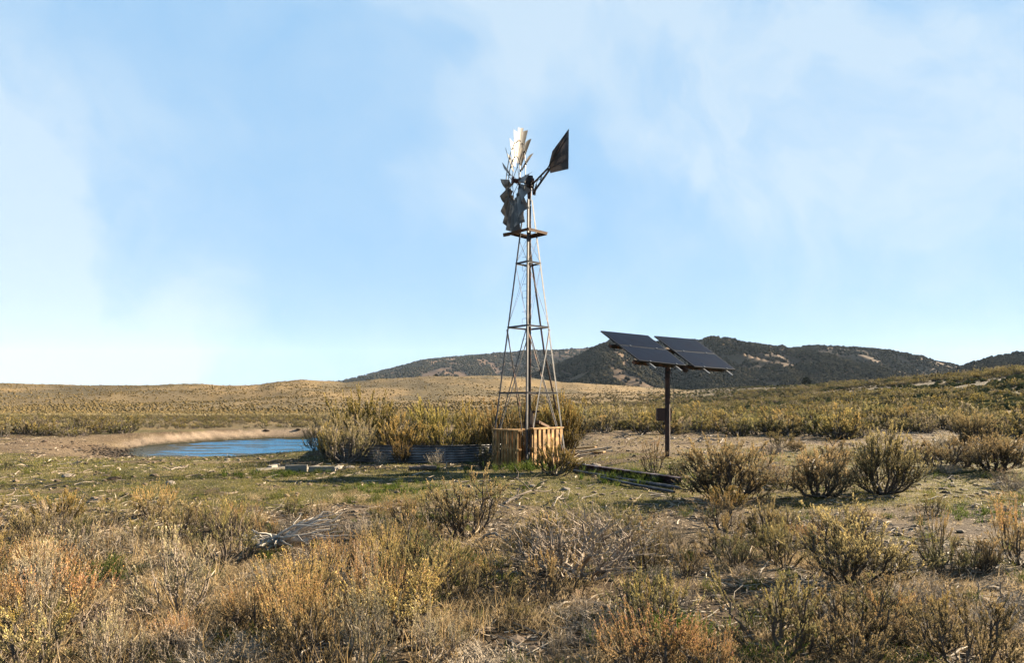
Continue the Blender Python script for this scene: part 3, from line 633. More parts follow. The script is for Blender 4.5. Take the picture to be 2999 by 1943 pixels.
def rel(p):
    nm, q = min(LAND, key=lambda a: (a[1].x-p[0])**2+(a[1].y-p[1])**2); dx = (p[0]/p[1]-q.x/q.y)*q.y; dy = p[1]-q.y
    a = 'left' if dx < 0 else 'right'
    if abs(dx) > 2*abs(dy): return 'just %s of %s' % (a, nm)
    if abs(dy) > 2*abs(dx): return '%s %s' % ('behind' if dy > 0 else 'in front of', nm)
    return '%s and %s of %s' % ('behind' if dy > 0 else 'in front', a, nm)
DESC = {'sage': 'small grey green sagebrush', 'grey': 'small pale grey sagebrush', 'orange': 'small rust tipped bush', 'sage_tips': 'small yellow tipped sagebrush', 'dusk': 'small dark sagebrush',
        'woody': 'small half dead woody shrub', 'bare': 'small bare dead shrub', 'open': 'small open sagebrush'}
_d = foot(650*DS, 1288*DS); PLACED += [(_d.x+.05, _d.y-.1, .75), (_d.x+.3, _d.y, .55), (_d.x+.1, _d.y-.6, .45)]
R5 = random.Random(11); used = {}; cnt = 0
for tries in range(3000):
    if cnt >= 112: break
    py = YH+4+R5.uniform(325, 800); px = R5.uniform(-150, 3150)
    if R5.random() > (.95 if py > 1560 else .35): continue
    D = 1.7*F/(py-YH); x = (px-CX)/F*D
    if any((x-a)**2+(D-b)**2 < (c*.8+.10)**2 for a, b, c in PLACED): continue
    if px > 1300 and R5.random() < .55: continue
    if fbm(np.array([x/1.6]), np.array([D/1.6]), 77, 2)[0] < .42: continue
    if 1050 < px/DS < 1250 and 1440 < py/DS: continue
    left = px < 1250
    kd = R5.choices(['sage', 'grey', 'orange', 'sage_tips', 'dusk', 'woody', 'bare'], [2, 5, 5, 3, .6, 1.6, 2.2] if left else [5, 2, 1.6, 3.5, 1.6, 2.2, 2.2])[0]
    h = R5.uniform(.2, .52); w = h*R5.uniform(1.1, 1.7)
    if kd in ('woody', 'bare'): h *= .6; w *= 1.1
    lb = DESC[kd]+' '+rel((x, D)); n = used.get(lb, 0); used[lb] = n+1
    if n: lb = DESC[kd].replace('small ', ['low ', 'short ', 'knee high ', 'scrubby ', 'squat ', 'stubby ', 'scant '][min(n-1, 6)])+' '+rel((x, D))
    bush(kd, (x, D, Hs(x, D)-.01), h, w, lb, name={'orange': 'stalky_bush', 'bare': 'dead_shrub'}.get(kd, 'sagebrush'), group='small bushes of the foreground thicket')
    PLACED.append((x, D, w/2)); cnt += 1

cnt = 0
for tries in range(900):          # ragged scrub of the middle distance, right of the solar pole
    if cnt >= 32: break
    px = R5.uniform(2120, 3060); py = R5.uniform(1318, 1445); D = 1.7*F/(py-YH); x = (px-CX)/F*D
    if any((x-a)**2+(D-b)**2 < (c*.6+.25)**2 for a, b, c in PLACED): continue
    kd = R5.choices(['sage', 'grey', 'sage_tips', 'open', 'woody', 'bare'], [2, 5, 3, 2, 3, 2])[0]; h = R5.uniform(.25, .6); w = h*R5.uniform(1.3, 2.1)
    if kd in ('woody', 'bare'): h *= .6
    d_ = DESC[kd].replace('small', 'ragged'); lb = d_+' '+rel((x, D)); n = used.get(lb, 0); used[lb] = n+1
    if n: lb = lb.replace('ragged', ['leaning', 'sparse', 'brownish', 'tattered'][min(n-1, 3)])
    bush(kd, (x, D, Hs(x, D)-.01), h, w, lb, name='dead_shrub' if kd == 'bare' else 'sagebrush', group='ragged scrub right of the solar pole'); PLACED.append((x, D, w/2)); cnt += 1

# ------------------------------------------------------------------ the sagebrush field: nearest ones single, the rest one mass
def low_bush(seed, nsp, nl, leaf, pal, h=.8, rad=.62, wood=True):
    gw, gf = make_bush(seed, h=h, rad=rad, limbs=9, subs=3 if wood else 2, nsprig=nsp, nleaf=nl, leaf=leaf, sprig=.14, phi=(10, 45), lean=1.0, up=.8, pal=pal, sides=3, ribbon=False, wood=(.26, .21, .17), wthick=1.5)
    g = Geo()
    v, c, t, q, tm, qm = gw.arrays(); g.add_geo((v, c, t, q, tm*0+1, qm*0+1))
    g.add_geo(gf.arrays()); return g
FPAL = [((.085, .08, .045), (.25, .22, .10), (.46, .37, .15)), ((.075, .075, .042), (.19, .175, .085), (.36, .30, .125)), ((.10, .09, .06), (.31, .265, .16), (.50, .41, .24)), ((.085, .08, .038), (.28, .23, .09), (.54, .40, .14))]
mid = [low_bush(3000+i, 170, 9, (.060, .022), FPAL[i % 4]) for i in range(8)]
mid_me = [m.mesh('field_sagebrush', [M_leaf, M_wood]) for m in mid]
far_a = [low_bush(3100+i, 66, 4, (.12, .050), FPAL[i % 4], wood=False).arrays() for i in range(8)]
R6 = np.random.RandomState(23)
cand = []
def field_ok(x, y, px):
    q, sn, dx = pond_q(np.array(x), np.array(y)); q = float(q)
    if y < 24: return False
    if px < 1330 and q < 1.42: return False
    if px < 1000: return y > (41.5 if px > 380 else 31+4*math.sin(px/50)) and not (px < 150 and y < 32)
    if px < 1690: return y > 31+1.5*math.sin(px/70)
    edge = np.interp(px, [1690, 2000, 2300, 2600, 2800, 3200], [30.5, 29.5, 26.5, 27, 24.5, 22])
    return y > edge+1.2*math.sin(px/40)
for ring, (a, b, dens) in enumerate(((24, 45, 1.6), (45, 90, 1.7), (90, 150, .85), (150, 240, .28))):
    area = (b*b-a*a)*.80; n = int(area*dens)
    y = np.sqrt(R6.uniform(a*a, b*b, n)); px = R6.uniform(-120, 3120, n); x = (px-CX)/F*y
    pn = fbm(x/6, y/9, 71, 4)
    for i in range(n):
        leftish = px[i] < 1500
        if not field_ok(x[i], y[i], px[i]): continue
        if pn[i] < (.30 if leftish and y[i] > 44 else .42)+.06*R6.rand(): continue
        if not leftish and 45 < y[i] < 90 and R6.rand() < .4: continue
        s = (.42+.7*R6.rand()**1.8+1.1*max(0, pn[i]-.42))*(1.0 if not leftish else (.42 if px[i] > 400 or y[i] > 45 else .72))*(1.15 if px[i] > 2300 and y[i] > 45 else 1)
        if px[i] < 2300 and y[i] > 80 and R6.rand() < .3: continue
        cand.append((s/y[i], x[i], y[i], s, px[i]))
cand.sort(reverse=True)
NIND = 130
for k, (ap, x, y, s, px) in enumerate(cand[:NIND]):
    o = obj('sagebrush', mid_me[R6.randint(8)], None, (x, y, Hs(x, y)-.02)); o.rotation_euler = (0, 0, R6.uniform(0, 6.28)); o.scale = (s*1.05, s*1.05, s*R6.uniform(.85, 1.25))
    if k < 90:
        lb = ('tall ' if s > 1 else 'low ')+'sagebrush in the field '+rel((x, y)); n = used.get(lb, 0); used[lb] = n+1
        if n > 9: lb = 'sagebrush in the front rows of the field behind the bare track'
        elif n: lb = lb.replace('sagebrush in', ['rounded', 'bushy', 'golden', 'wide', 'ragged', 'thick', 'full', 'uneven', 'dusty', 'pale'][min(n-1, 9)]+' sagebrush in')
        tag(o, lb, 'bush', 'sagebrush of the field front rows')
    elif px < 1000: tag(o, 'low sagebrush in the thicket beyond the grass left of the pond', 'bush', 'sagebrush left of the pond')
    elif px < 1950: tag(o, 'sagebrush in the front rows of the field between tower and solar pole', 'bush', 'sagebrush of the field behind the solar pole')
    else: tag(o, 'sagebrush in the front rows of the dense field right of the solar pole', 'bush', 'sagebrush of the field right of the solar pole')
g = Geo()
HZ = H(np.array([c[1] for c in cand]), np.array([c[2] for c in cand]))
for k, (ap, x, y, s, px) in enumerate(cand[NIND:]):
    z = HZ[NIND+k]; a = R6.uniform(0, 6.28); cs, sn_ = math.cos(a)*s, math.sin(a)*s
    Mx = np.array([[cs, -sn_, 0, x], [sn_, cs, 0, y], [0, 0, s*R6.uniform(.8, 1.15), z-.02]])
    tint = R6.uniform(.8, 1.2)*np.array((1, R6.uniform(.95, 1.04), R6.uniform(.85, 1.15)))
    g.add_geo(mid[R6.randint(8)].arrays() if y < 50 and k < 350 else far_a[R6.randint(8)], Mx, tint)
# dots of brush on the far plain and hills
def dots(g, n, pxr, yr, size, colr, accept, r):
    px = r.uniform(pxr[0], pxr[1], n); y = np.exp(r.uniform(math.log(yr[0]), math.log(yr[1]), n)); x = (px-CX)/F*y; k = accept(x, y, px); px, x, y = px[k], x[k], y[k]; m = len(x)
    z = H(x, y, False); s = size*(.5+1.0*r.rand(m)**1.5); ico = bpy_ico
    bv = ico[0][None]*(1+.5*(r.rand(m, 12, 1)-.5))*np.stack([s, s, s*.7], 1)[:, None]*.5
    V = bv+np.stack([x, y, z+s*.2], 1)[:, None]
    g.add(V.reshape(-1, 3), (ico[1][None]+np.arange(m)[:, None, None]*12).reshape(-1, 3), np.repeat(lerp3(colr[0], colr[1], r.rand(m)), 12, 0))
dots(g, 60000, (-100, 3100), (110, 620), .60, ((.19, .145, .07), (.33, .24, .11)), lambda x, y, px: (fbm(x/26, y/70, 81, 3)*.5+.45*R6.rand(len(x)) > .45) & ((px < 1950) | (y > 150)), R6)
dots(g, 22000, (-100, 1900), (82, 140), .42, ((.20, .165, .095), (.40, .32, .18)), lambda x, y, px: (pond_q(x, y)[0] > 1.5) & (fbm(x/6, y/10, 87, 3)+.3*R6.rand(len(x)) > .52), R6)
dots(g, 9000, (1900, 3100), (60, 330), .9, ((.10, .10, .045), (.22, .20, .08)), lambda x, y, px: fbm(x/9, y/12, 83, 3) > .42, R6)
tag(obj('sagebrush_cover', g.mesh('sagebrush_cover', [M_leaf_far, M_wood])), 'sagebrush covering the plain and hills behind', 'brush cover', kind='stuff')
# junipers one can tell apart
def juniper(px, D, h, label, seed):
    r = np.random.RandomState(seed); t = thing('juniper_tree', label, 'tree', at(px, D))
    g = Geo(); tube(g, [(0, 0, 0), (.03*h, 0, .2*h), (0, .03*h, .55*h)], [.06*h, .045*h, .01*h], 6, (.2, .14, .1)); obj('trunk', g.mesh('trunk', M_wood), t)
    g = Geo(); n = 1500; u = unit(r.normal(size=(n, 3))); rr = r.rand(n)**.35; P = u*rr[:, None]*np.array((.42, .42, .46))*h*(1+.25*(fbm(u[:, 0]*3+5, u[:, 2]*3, seed, 2)-.5))[:, None]+np.array((0, 0, .52*h))
    leaves(g, P, unit(u+np.array((0, 0, .6))), np.full(n, .10*h), np.full(n, .05*h), lerp3((.02, .035, .014), (.065, .075, .024), r.rand(n)), r); obj('crown', g.mesh('crown', M_tree), t)
for a in ((2361, 330, 4.6, 'lone round dark juniper on the skyline of the grassy slope', 1), (2410, 350, 2.6, 'small juniper just right of the lone round one', 2), (1985, 560, 4.5, 'dark juniper on the tan slope behind the solar pole', 3),
          (1700, 600, 5, 'leftmost juniper of the tan apron below the mountain', 4), (1760, 590, 4.5, 'juniper on the tan apron under the left solar panel', 5), (1278, 520, 3.4, 'small dark juniper on the tan ridge left of the tower', 6),
          (1870, 600, 4.2, 'juniper at the mountain foot just left of the solar pole', 7)): juniper(*a)
g = Geo(); r = np.random.RandomState(5)
for px in np.arange(225, 530, 2.2):
    D = 452+r.rand()*8; p = at(px, D); n = bpy_ico[0]*(1+.5*(r.rand(12, 1)-.5))*np.array((1.1, 1.1, .6+.5*r.rand())); g.add(n+np.array(p)+np.array((0, 0, .35)), bpy_ico[1], (.035, .045, .03))
tag(obj('tree_belt', g.mesh('tree_belt', M_tree)), 'thin dark line of distant trees along the left skyline', 'trees', kind='stuff')

# ------------------------------------------------------------------ grass, straw, twigs, pebbles
R8 = np.random.RandomState(31)
def near_pts(n, d0, d1, pw=1.0):
    t = R8.rand(n)
    y = (d0**(2-pw)+(d1**(2-pw)-d0**(2-pw))*t)**(1/(2-pw)) if pw != 2 else d0*(d1/d0)**t
    px = R8.uniform(-200, 3200, n); return (px-CX)/F*y, y, px
def tufts(g, x, y, nb, h, w, spread, cA, cB, lean=.35):
    n = len(x); z = H(x, y); m = n*nb; i = np.repeat(np.arange(n), nb); hh = np.repeat(h*(.5+R8.rand(n)), nb)*(.6+.7*R8.rand(m))
    B = np.stack([x[i]+R8.normal(0, spread, m), y[i]+R8.normal(0, spread, m), z[i]-.005], 1)
    D = unit(np.stack([R8.normal(0, lean, m), R8.normal(0, lean, m), np.ones(m)], 1)); sd = unit(np.cross(D, R8.normal(size=(m, 3))))*w*.5
    mid = B+D*hh[:, None]*.55; D2 = unit(D+np.stack([R8.normal(0, lean*1.3, m), R8.normal(0, lean*1.3, m), np.zeros(m)], 1)); T = mid+D2*hh[:, None]*.5
    C = lerp3(cA, cB, R8.rand(n))[i]*R8.uniform(.7, 1.3, (m, 1))
    V = np.stack([B-sd, B+sd, mid+sd*.8, mid-sd*.8, T], 1).reshape(-1, 3); k = np.arange(m)[:, None]*5
    g.add(V, k+np.array([[0, 1, 2, 3]]), np.repeat(C, 5, 0)); s = g.n-len(V)
    g.t.append(k+np.array([[3, 2, 4]])+s); g.tm.append(np.zeros(m, int))
g = Geo()
x, y, px = near_pts(46000, 3.6, 34, 1.55); gm = green_mask(x, y); k = gm > .3+.5*R8.rand(len(x)); x, y = x[k], y[k]
for a, b, nb, h, w in ((3, 9, 9, .055, .0035), (9, 16, 8, .036, .006), (16, 40, 5, .042, .010)):
    s = (y >= a) & (y < b); tufts(g, x[s], y[s], nb, h, w, .03+.0012*b, (.13, .15, .03), (.40, .34, .11))
x, y, px = near_pts(260, 3.8, 16, 1.6); tufts(g, x, y, 46, .13, .005, .05, (.08, .115, .025), (.19, .20, .05), .45)
# the lusher clumps the photo shows
for (a, b, nn, hh) in ((1010, 1322, 90, .12), (1560, 1480, 60, .14), (225, 1340, 45, .12), (970, 1205, 30, .09), (1228, 1092, 30, .22), (1220, 1094, 30, .2), (1800, 1545, 30, .09), (2150, 1560, 25, .09), (640, 1105, 60, .12), (900, 1140, 50, .1), (1440, 1110, 40, .12), (1500, 1118, 40, .12), (2280, 1200, 40, .08)):
    p = foot(a*DS, b*DS); w = .012*p.y*2
    tufts(g, p.x+R8.normal(0, w*1.6, nn), p.y+R8.normal(0, w*1.2, nn), 16, hh, .004+.0004*p.y, .03, (.07, .12, .025), (.17, .21, .05), .45)
tag(obj('grass', g.mesh('grass', M_grass)), 'short green grass growing in patches over the dirt', 'grass', kind='stuff')
g = Geo()
x, y, px = near_pts(20000, 3.6, 13, 1.5); k = (fbm(x/.9, y/.9, 91, 3)+.25*S((9.5-y)/3)-.10*(px > 1300)) > .60+.12*R8.rand(len(x)); x, y = x[k], y[k]
tufts(g, x, y, 12, .11, .0042, .045, (.30, .21, .11), (.85, .66, .40), .8)
x, y, px = near_pts(9000, 9.5, 40, 1.3); k = (pond_q(x, y)[0] > 1.5) & (fbm(x/1.5, y/1.5, 97, 3)+.08*(px > 1450) > .50); tufts(g, x[k], y[k], 8, .07, .008, .07, (.26, .22, .09), (.52, .42, .21), .5)
x, y, px = near_pts(330, 3.6, 9, 1.3); k = px < 1500; tufts(g, x[k], y[k], 14, .26, .0045, .05, (.50, .34, .15), (.90, .66, .36), .3)
tag(obj('dry_grass', g.mesh('dry_grass', M_grass)), 'dry straw coloured grass and fallen stems in the foreground', 'dry grass', kind='stuff')
g = Geo()
def litter(n, d0, d1, pw, L0, th, cA, cB, acc=None):
    x, y, px = near_pts(n, d0, d1, pw)
    k = fbm(x/1.3, y/1.3, 95, 3)+.2*R8.rand(n) > .52
    if acc is not None: k &= acc(x, y, px)
    q, _, _ = pond_q(x, y); k &= q > 1.1
    x, y = x[k], y[k]; z = H(x, y)+th*.5; n = len(x)
    for i in range(n):
        a = R8.uniform(0, 6.28); ln = L0*(.3+R8.rand()**2*1.6); d = np.array((math.cos(a), math.sin(a), R8.normal(.08, .15)))
        P0 = np.array((x[i], y[i], z[i])); P1 = P0+d*ln; t = th*(.5+R8.rand())
        P1[2] = max(P1[2], P0[2]); mm = (P0+P1)/2+R8.normal(0, ln*.10, 3)*np.array((1, 1, .5)); mm[2] = max(mm[2], P0[2])
        tube(g, [P0, mm, P1], [t, t*.85, t*.4], 3, lerp3(cA, cB, np.array(R8.rand())))
litter(15000, 3.6, 12, 1.4, .16, .0058, (.24, .17, .11), (1.0, .84, .65))
litter(3600, 10, 32, 1.2, .24, .013, (.20, .14, .10), (.85, .70, .54))
litter(1500, 24, 34, 1.0, .30, .02, (.40, .32, .25), (.70, .60, .50), lambda x, y, px: px > 1500)
tag(obj('twig_litter', g.mesh('twig_litter', M_dead)), 'bleached twigs and bark littering the ground', 'twig litter', kind='stuff')
g = Geo()
x, y, px = near_pts(5200, 3.6, 30, 1.3); z = H(x, y); s = .012+.05*R8.rand(len(x))**4; ico = bpy_ico
V = ico[0][None]*(1+.6*(R8.rand(len(x), 12, 1)-.5))*s[:, None, None]*np.array((1.3, 1, .6))+np.stack([x, y, z+s*.2], 1)[:, None]
g.add(V.reshape(-1, 3), (ico[1][None]+np.arange(len(x))[:, None, None]*12).reshape(-1, 3), np.repeat(lerp3((.5, .42, .34), (1.1, .95, .8), R8.rand(len(x))), 12, 0))
# dark clods at the trampled left end of the pond
px = R8.normal(360, 60, 800); y = R8.normal(27.6, 1.3, 800); x = (px-CX)/F*y; z = H(x, y); s = .02+.05*R8.rand(800)**3
V = ico[0][None]*(1+.6*(R8.rand(800, 12, 1)-.5))*s[:, None, None]*np.array((1.3, 1, .7))+np.stack([x, y, z+s*.2], 1)[:, None]
g.add(V.reshape(-1, 3), (ico[1][None]+np.arange(800)[:, None, None]*12).reshape(-1, 3), (.22, .17, .12))
tag(obj('pebbles', g.mesh('pebbles', M_rock)), 'small pale stones and mud clods strewn over the ground', 'pebbles', kind='stuff')

# ------------------------------------------------------------------ windmill
WX, WY = .44, 18.45
G0 = Hs(WX, WY)
wm = thing('windmill', 'tall old steel windmill with many bladed wheel and side vane over a four legged tower', 'windmill', (WX, WY, G0))
HT = 7.28-G0
rot = math.radians(-4)
def legpt(k, z):
    """k: 0 near, 1 right, 2 far, 3 left"""
    a = -math.pi/2+k*math.pi/2+rot; r = 1.04-(1.04-.10)*z/HT
    return np.array((math.cos(a)*r, math.sin(a)*r, z))
for k in range(4):
    g = Geo(); a, b = legpt(k, -.15), legpt(k, HT-.15 if k != 2 else HT-.15); ang_ = -math.pi/2+k*math.pi/2+rot+math.pi*.75
    angle_iron(g, a, b, .047, .007, (math.cos(ang_), math.sin(ang_), 0)); o = obj('leg', g.mesh('leg', M_galv), wm)
rings = [1175-1152, 1175-960, 1175-773]
for py_ in (1152, 960, 773):
    z = CAMH+(YH-py_)/F*WY-G0
    for k in range(4):
        g = Geo(); a, b = legpt(k, z), legpt((k+1) % 4, z); beam(g, a, b, .008, .045); beam(g, np.array(a)+(0, 0, .022), np.array(b)+(0, 0, .022), .04, .006)
        obj('girt', g.mesh('girt', M_galv), wm)
z2 = CAMH+(YH-960)/F*WY-G0; z3 = CAMH+(YH-773)/F*WY-G0
for k in range(4):
    n = (k+1) % 4
    for s_, (a, b) in enumerate(((legpt(k, z2-.05), legpt(n, .05)), (legpt(n, z2-.05), legpt(k, .05)))):
        mid_ = (legpt(k, 1)+legpt(n, 1)); out = unit(np.array((mid_[0], mid_[1], 0)))*(.02 if s_ else -.01)
        g = Geo(); beam(g, a+out, b+out, .032, .006, up=out); obj('brace', g.mesh('brace', M_galv if (k+s_) % 3 else M_iron), wm)
        g = Geo(); a, b = (legpt(k, z2), legpt(n, z3)) if s_ else (legpt(n, z2), legpt(k, z3)); tube(g, [a, b], .0035, 4); obj('guy_wire', g.mesh('guy_wire', M_iron), wm)
        g = Geo(); a, b = (legpt(k, z3), legpt(n, HT-1.2)) if s_ else (legpt(n, z3), legpt(k, HT-1.2)); tube(g, [a, b], .003, 4); obj('guy_wire', g.mesh('guy_wire', M_iron), wm)
# wire steps up the left face
for i in range(13):
    z = 1.1+i*.37; p = legpt(0, z); q_ = legpt(3, z); d = unit(q_-p); g = Geo()
    a = p+d*.02; b = p+d*.20; h_ = .17 if i % 2 else 0
    pts_ = [a, b, b+np.array((0, 0, .18)), a+np.array((0, 0, .18))] if i % 2 else [a, b, b+np.array((0, 0, .015))]
    tube(g, pts_, .005, 4); obj('step', g.mesh('step', M_iron), wm)
g = Geo(); tube(g, [(.055, .0, -.1), (.055, 0, HT-.3)], .022, 8); obj('pump_pipe', g.mesh('pump_pipe', M_iron), wm)
g = Geo(); tube(g, [(.10, -.25, .0), (.10, -.23, 1.35), (.10, -.22, 1.4), (.30, -.22, 1.42)], .03, 7); tube(g, [(.10, -.25, 0), (.10, -.25, .9)], .05, 8, cap=True); obj('pump_head', g.mesh('pump_head', M_rust), wm)
# the leaning rusty rod
def wl(px, py, D): p = at(px, D, py=py); return np.array((p.x-WX, p.y-WY, p.z-G0))
g = Geo(); tube(g, [wl(1547, 690, 18.5), wl(1569, 850, 18.75), wl(1593, 1025, 18.9), wl(1630, 1200, 19.0)], .026, 7); obj('leaning_pipe', g.mesh('leaning_pipe', M_rust), wm)
# platform: square of boards on two bearers, corners near, right, far and left
zp = CAMH+(YH-683)/F*WY-G0; c_ = .50
def pc(k, r, z): a = -math.pi/2+k*math.pi/2+rot+.05; return np.array((math.cos(a)*r, math.sin(a)*r, z))
g = Geo()
for k in range(4):
    for r0, r1 in ((.74, .58), (.55, .40)):
        a0, b0, a1, b1 = pc(k, c_*r0/.70, zp), pc(k+1, c_*r0/.70, zp), pc(k, c_*r1/.70, zp), pc(k+1, c_*r1/.70, zp)
        V = [a0, b0, b1, a1]; V = V+[v+np.array((0, 0, .022)) for v in V]
        g.add(V, [(0, 3, 2, 1), (4, 5, 6, 7), (0, 1, 5, 4), (1, 2, 6, 5), (2, 3, 7, 6), (3, 0, 4, 7)])
    beam(g, pc(k, .50, zp-.03), pc(k+1, .50, zp-.02), .03, .045)
beam(g, pc(3, .68, zp-.05), pc(3, .50, zp-.02), .12, .07)
pl = obj('platform', g.mesh('platform', M_brownwood), wm)
# head casting
def ax(px, py, D): return wl(px, py, D)
hub = np.array((-.34, -.10, CAMH+(YH-521)/F*18.1-G0)); gear = np.array((.03, 0, CAMH+(YH-535)/F*18.45-G0))
nrm = unit(np.array((-.967, -.255, 0))); hz = unit(np.array((.255, -.967, 0)))
g = Geo(); box(g, *(gear+(0, 0, -.02)), .20, .24, .22, R=np.stack([nrm, hz, (0, 0, 1)], 1)); box(g, *(gear+(0, 0, .12)), .15, .18, .10, R=np.stack([nrm, hz, (0, 0, 1)], 1))
tube(g, [gear+(0, 0, -.12), gear+(0, 0, -.60)], [.07, .04], 8); tube(g, [gear+hz*.05, gear+hz*.22+(0, 0, -.18)], .03, 6, cap=True)
tube(g, [gear-hz*.15+(0, 0, -.05), gear+hz*.28+(0, 0, -.02)], .025, 6, cap=True)
obj('gearbox', g.mesh('gearbox', M_iron), wm)
WR = 1.33
g = Geo(); tube(g, [gear+nrm*.05, hub+nrm*.10], .035, 8, cap=True); tube(g, [hub-nrm*.12, hub-nrm*.09], .11, 12, cap=True); tube(g, [hub+nrm*.07, hub+nrm*.10], .11, 12, cap=True); tube(g, [hub-nrm*.10, hub+nrm*.08], .06, 10, cap=True)
wh = obj('wheel', g.mesh('wheel', mat('rusty_hub', (.20, .06, .035), .75, .1, nscale=9, namt=.35)), wm)
def wp(r, th, off=0): return hub+(hz*math.cos(th)+np.array((0, 0, 1))*math.sin(th))*r+nrm*off
for rr, oo, w_ in ((.62, .05, .012), (1.02, .02, .012)):
    g = Geo(); P = [wp(rr*WR/1.33*1.0, 2*math.pi*i/36, oo) for i in range(37)]; tube(g, P, w_, 4); obj('rim', g.mesh('rim', M_galv), wh)
for i in range(6):
    for s_ in (-1, 1):
        th = 2*math.pi*(i+.5)/6; g = Geo(); tube(g, [wp(.08, th, .09*s_), wp(1.02, th+.03*s_, .02)], .0085, 5); obj('spoke', g.mesh('spoke', M_iron), wh)
for i in range(18):
    th = 2*math.pi*(i+.35)/18; g = Geo(); rad_ = unit(wp(1, th)-hub); tan_ = np.cross(rad_, nrm)
    pitch = math.radians(38); nr_, nc_ = 7, 5; V = []
    for a in range(nr_):
        f_ = a/(nr_-1); r_ = .50+(WR-.50)*f_; half = (.085+.095*f_)
        for b in range(nc_):
            s_ = (b/(nc_-1)*2-1); cu = .035*(1-s_*s_)*(.6+.6*f_)
            V.append(hub+rad_*r_+(tan_*math.cos(pitch)+nrm*math.sin(pitch))*s_*half+(nrm*math.cos(pitch)-tan_*math.sin(pitch))*cu)
    V = np.array(V); idx = lambda a, b: a*nc_+b
    fs = [(idx(a, b), idx(a+1, b), idx(a+1, b+1), idx(a, b+1)) for a in range(nr_-1) for b in range(nc_-1)]
    V2 = V+(nrm*math.cos(pitch)-tan_*math.sin(pitch))*.004
    cc = np.array((1, 1, 1))*random.Random(i).uniform(.8, 1.1)
    g.add(np.concatenate([V, V2]), fs+[tuple(k_+len(V) for k_ in q4[::-1]) for q4 in fs], cc)
    bm_ = wp(1.02, th, .0); box(g, *bm_, .05, .035, .02, R=np.stack([tan_, nrm, rad_], 1), c=(.25, .22, .2)); bm_ = wp(.62, th, .03); box(g, *bm_, .05, .03, .02, R=np.stack([tan_, nrm, rad_], 1), c=(.25, .22, .2))
    o = obj('blade', g.mesh('blade', M_blade, True), wh)
# tail, folded beside the wheel
td = unit(np.array((.37, -.93, 0)))
def tp(s, z, off=0): return np.array((.10, -.10, 0))+td*s+np.array((0, 0, z-G0))+np.cross(td, (0, 0, 1))*off
g = Geo()
beam(g, tp(0, 7.52), tp(1.05, 7.64), .03, .04); beam(g, tp(.10, 7.28), tp(1.10, 7.57), .03, .05); beam(g, tp(.05, 7.45), tp(.10, 7.22), .04, .04)
beam(g, tp(.55, 7.42), tp(.62, 7.60), .02, .03); beam(g, tp(1.0, 7.60), tp(2.10, 7.50), .03, .03); tube(g, [tp(.1, 7.30), tp(.35, 7.52), tp(.75, 7.5)], .008, 4)
beam(g, tp(.95, 7.62, .01), tp(2.12, 8.02, .012), .012, .03)
tube(g, [tp(.18, 7.18), tp(.28, 7.45)], .02, 6, cap=True)
obj('tail_arm', g.mesh('tail_arm', M_iron), wm)
def vanepix(px, py):
    s_ = 0
    for it in range(60):
        p_ = tp(s_, 0); X_ = p_[0]+WX; D_ = p_[1]+WY
        s_ += (px-(CX+F*X_/D_))*.006
    p_ = tp(s_, 0); return s_, CAMH+(YH-py)/F*(p_[1]+WY)
VP = [vanepix(a, b) for a, b in ((1608, 483), (1612, 507), (1665, 495), (1666, 377), (1618, 443))]
g = Geo(); c0 = vanepix(1633, 470)
for o_ in (0, .006):
    V = [tp(a, b, o_) for a, b in VP]+[tp(c0[0], c0[1], o_)]
    n_ = 5; g.add(V, [(i, (i+1) % n_, n_) if o_ == 0 else ((i+1) % n_, i, n_) for i in range(n_)])
V = [tp(a, b, 0) for a, b in VP]+[tp(a, b, .006) for a, b in VP]; g.add(V, [(i, (i+1) % 5, (i+1) % 5+5, i+5) for i in range(5)])
vane = obj('tail_vane', g.mesh('tail_vane', M_vane), wm)
rp = [vanepix(1664, 382), vanepix(1640, 425), vanepix(1622, 459), vanepix(1619, 474)]
g = Geo(); tube(g, [tp(a, b, .012) for a, b in rp], [.006, .014, .014, .014], 5); tube(g, [tp(a, b, .010) for a, b in (vanepix(1622, 480), vanepix(1664, 488))], .008, 5); obj('vane_rib', g.mesh('vane_rib', M_ink), vane)
def lettering(txt, a, b, hgt):
    """letters on the camera side of the vane running from photo pixel a to photo pixel b"""
    (s0, z0), (s1, z1) = vanepix(*a), vanepix(*b); p0, p1 = tp(s0, z0, .011), tp(s1, z1, .011)
    cu = bpy.data.curves.new('lettering', 'FONT'); cu.body = txt; cu.size = hgt; cu.extrude = .002; cu.materials.append(M_ink)
    o = bpy.data.objects.new('lettering', cu); col.objects.link(o); o.parent = vane
    dx_ = Vector(p1-p0); Ln = dx_.length; dx_.normalize(); up_ = Vector((0, 0, 1)); nn_ = dx_.cross(up_).normalized(); up_ = nn_.cross(dx_)
    bpy.context.view_layer.update(); sx_ = Ln/max(o.dimensions.x, .01)
    me_ = bpy.data.meshes.new_from_object(o.evaluated_get(bpy.context.evaluated_depsgraph_get())); bpy.data.objects.remove(o)
    o = bpy.data.objects.new('lettering', me_); col.objects.link(o); o.parent = vane
    o.matrix_local = Matrix.Translation(Vector(p0)) @ Matrix((dx_, up_, nn_)).transposed().to_4x4() @ Matrix.Diagonal((sx_, 1, 1, 1))
lettering('AERMOTOR', (1622, 472), (1664.5, 448), .15)
lettering('CHICAGO', (1625, 486), (1664.5, 475), .10)

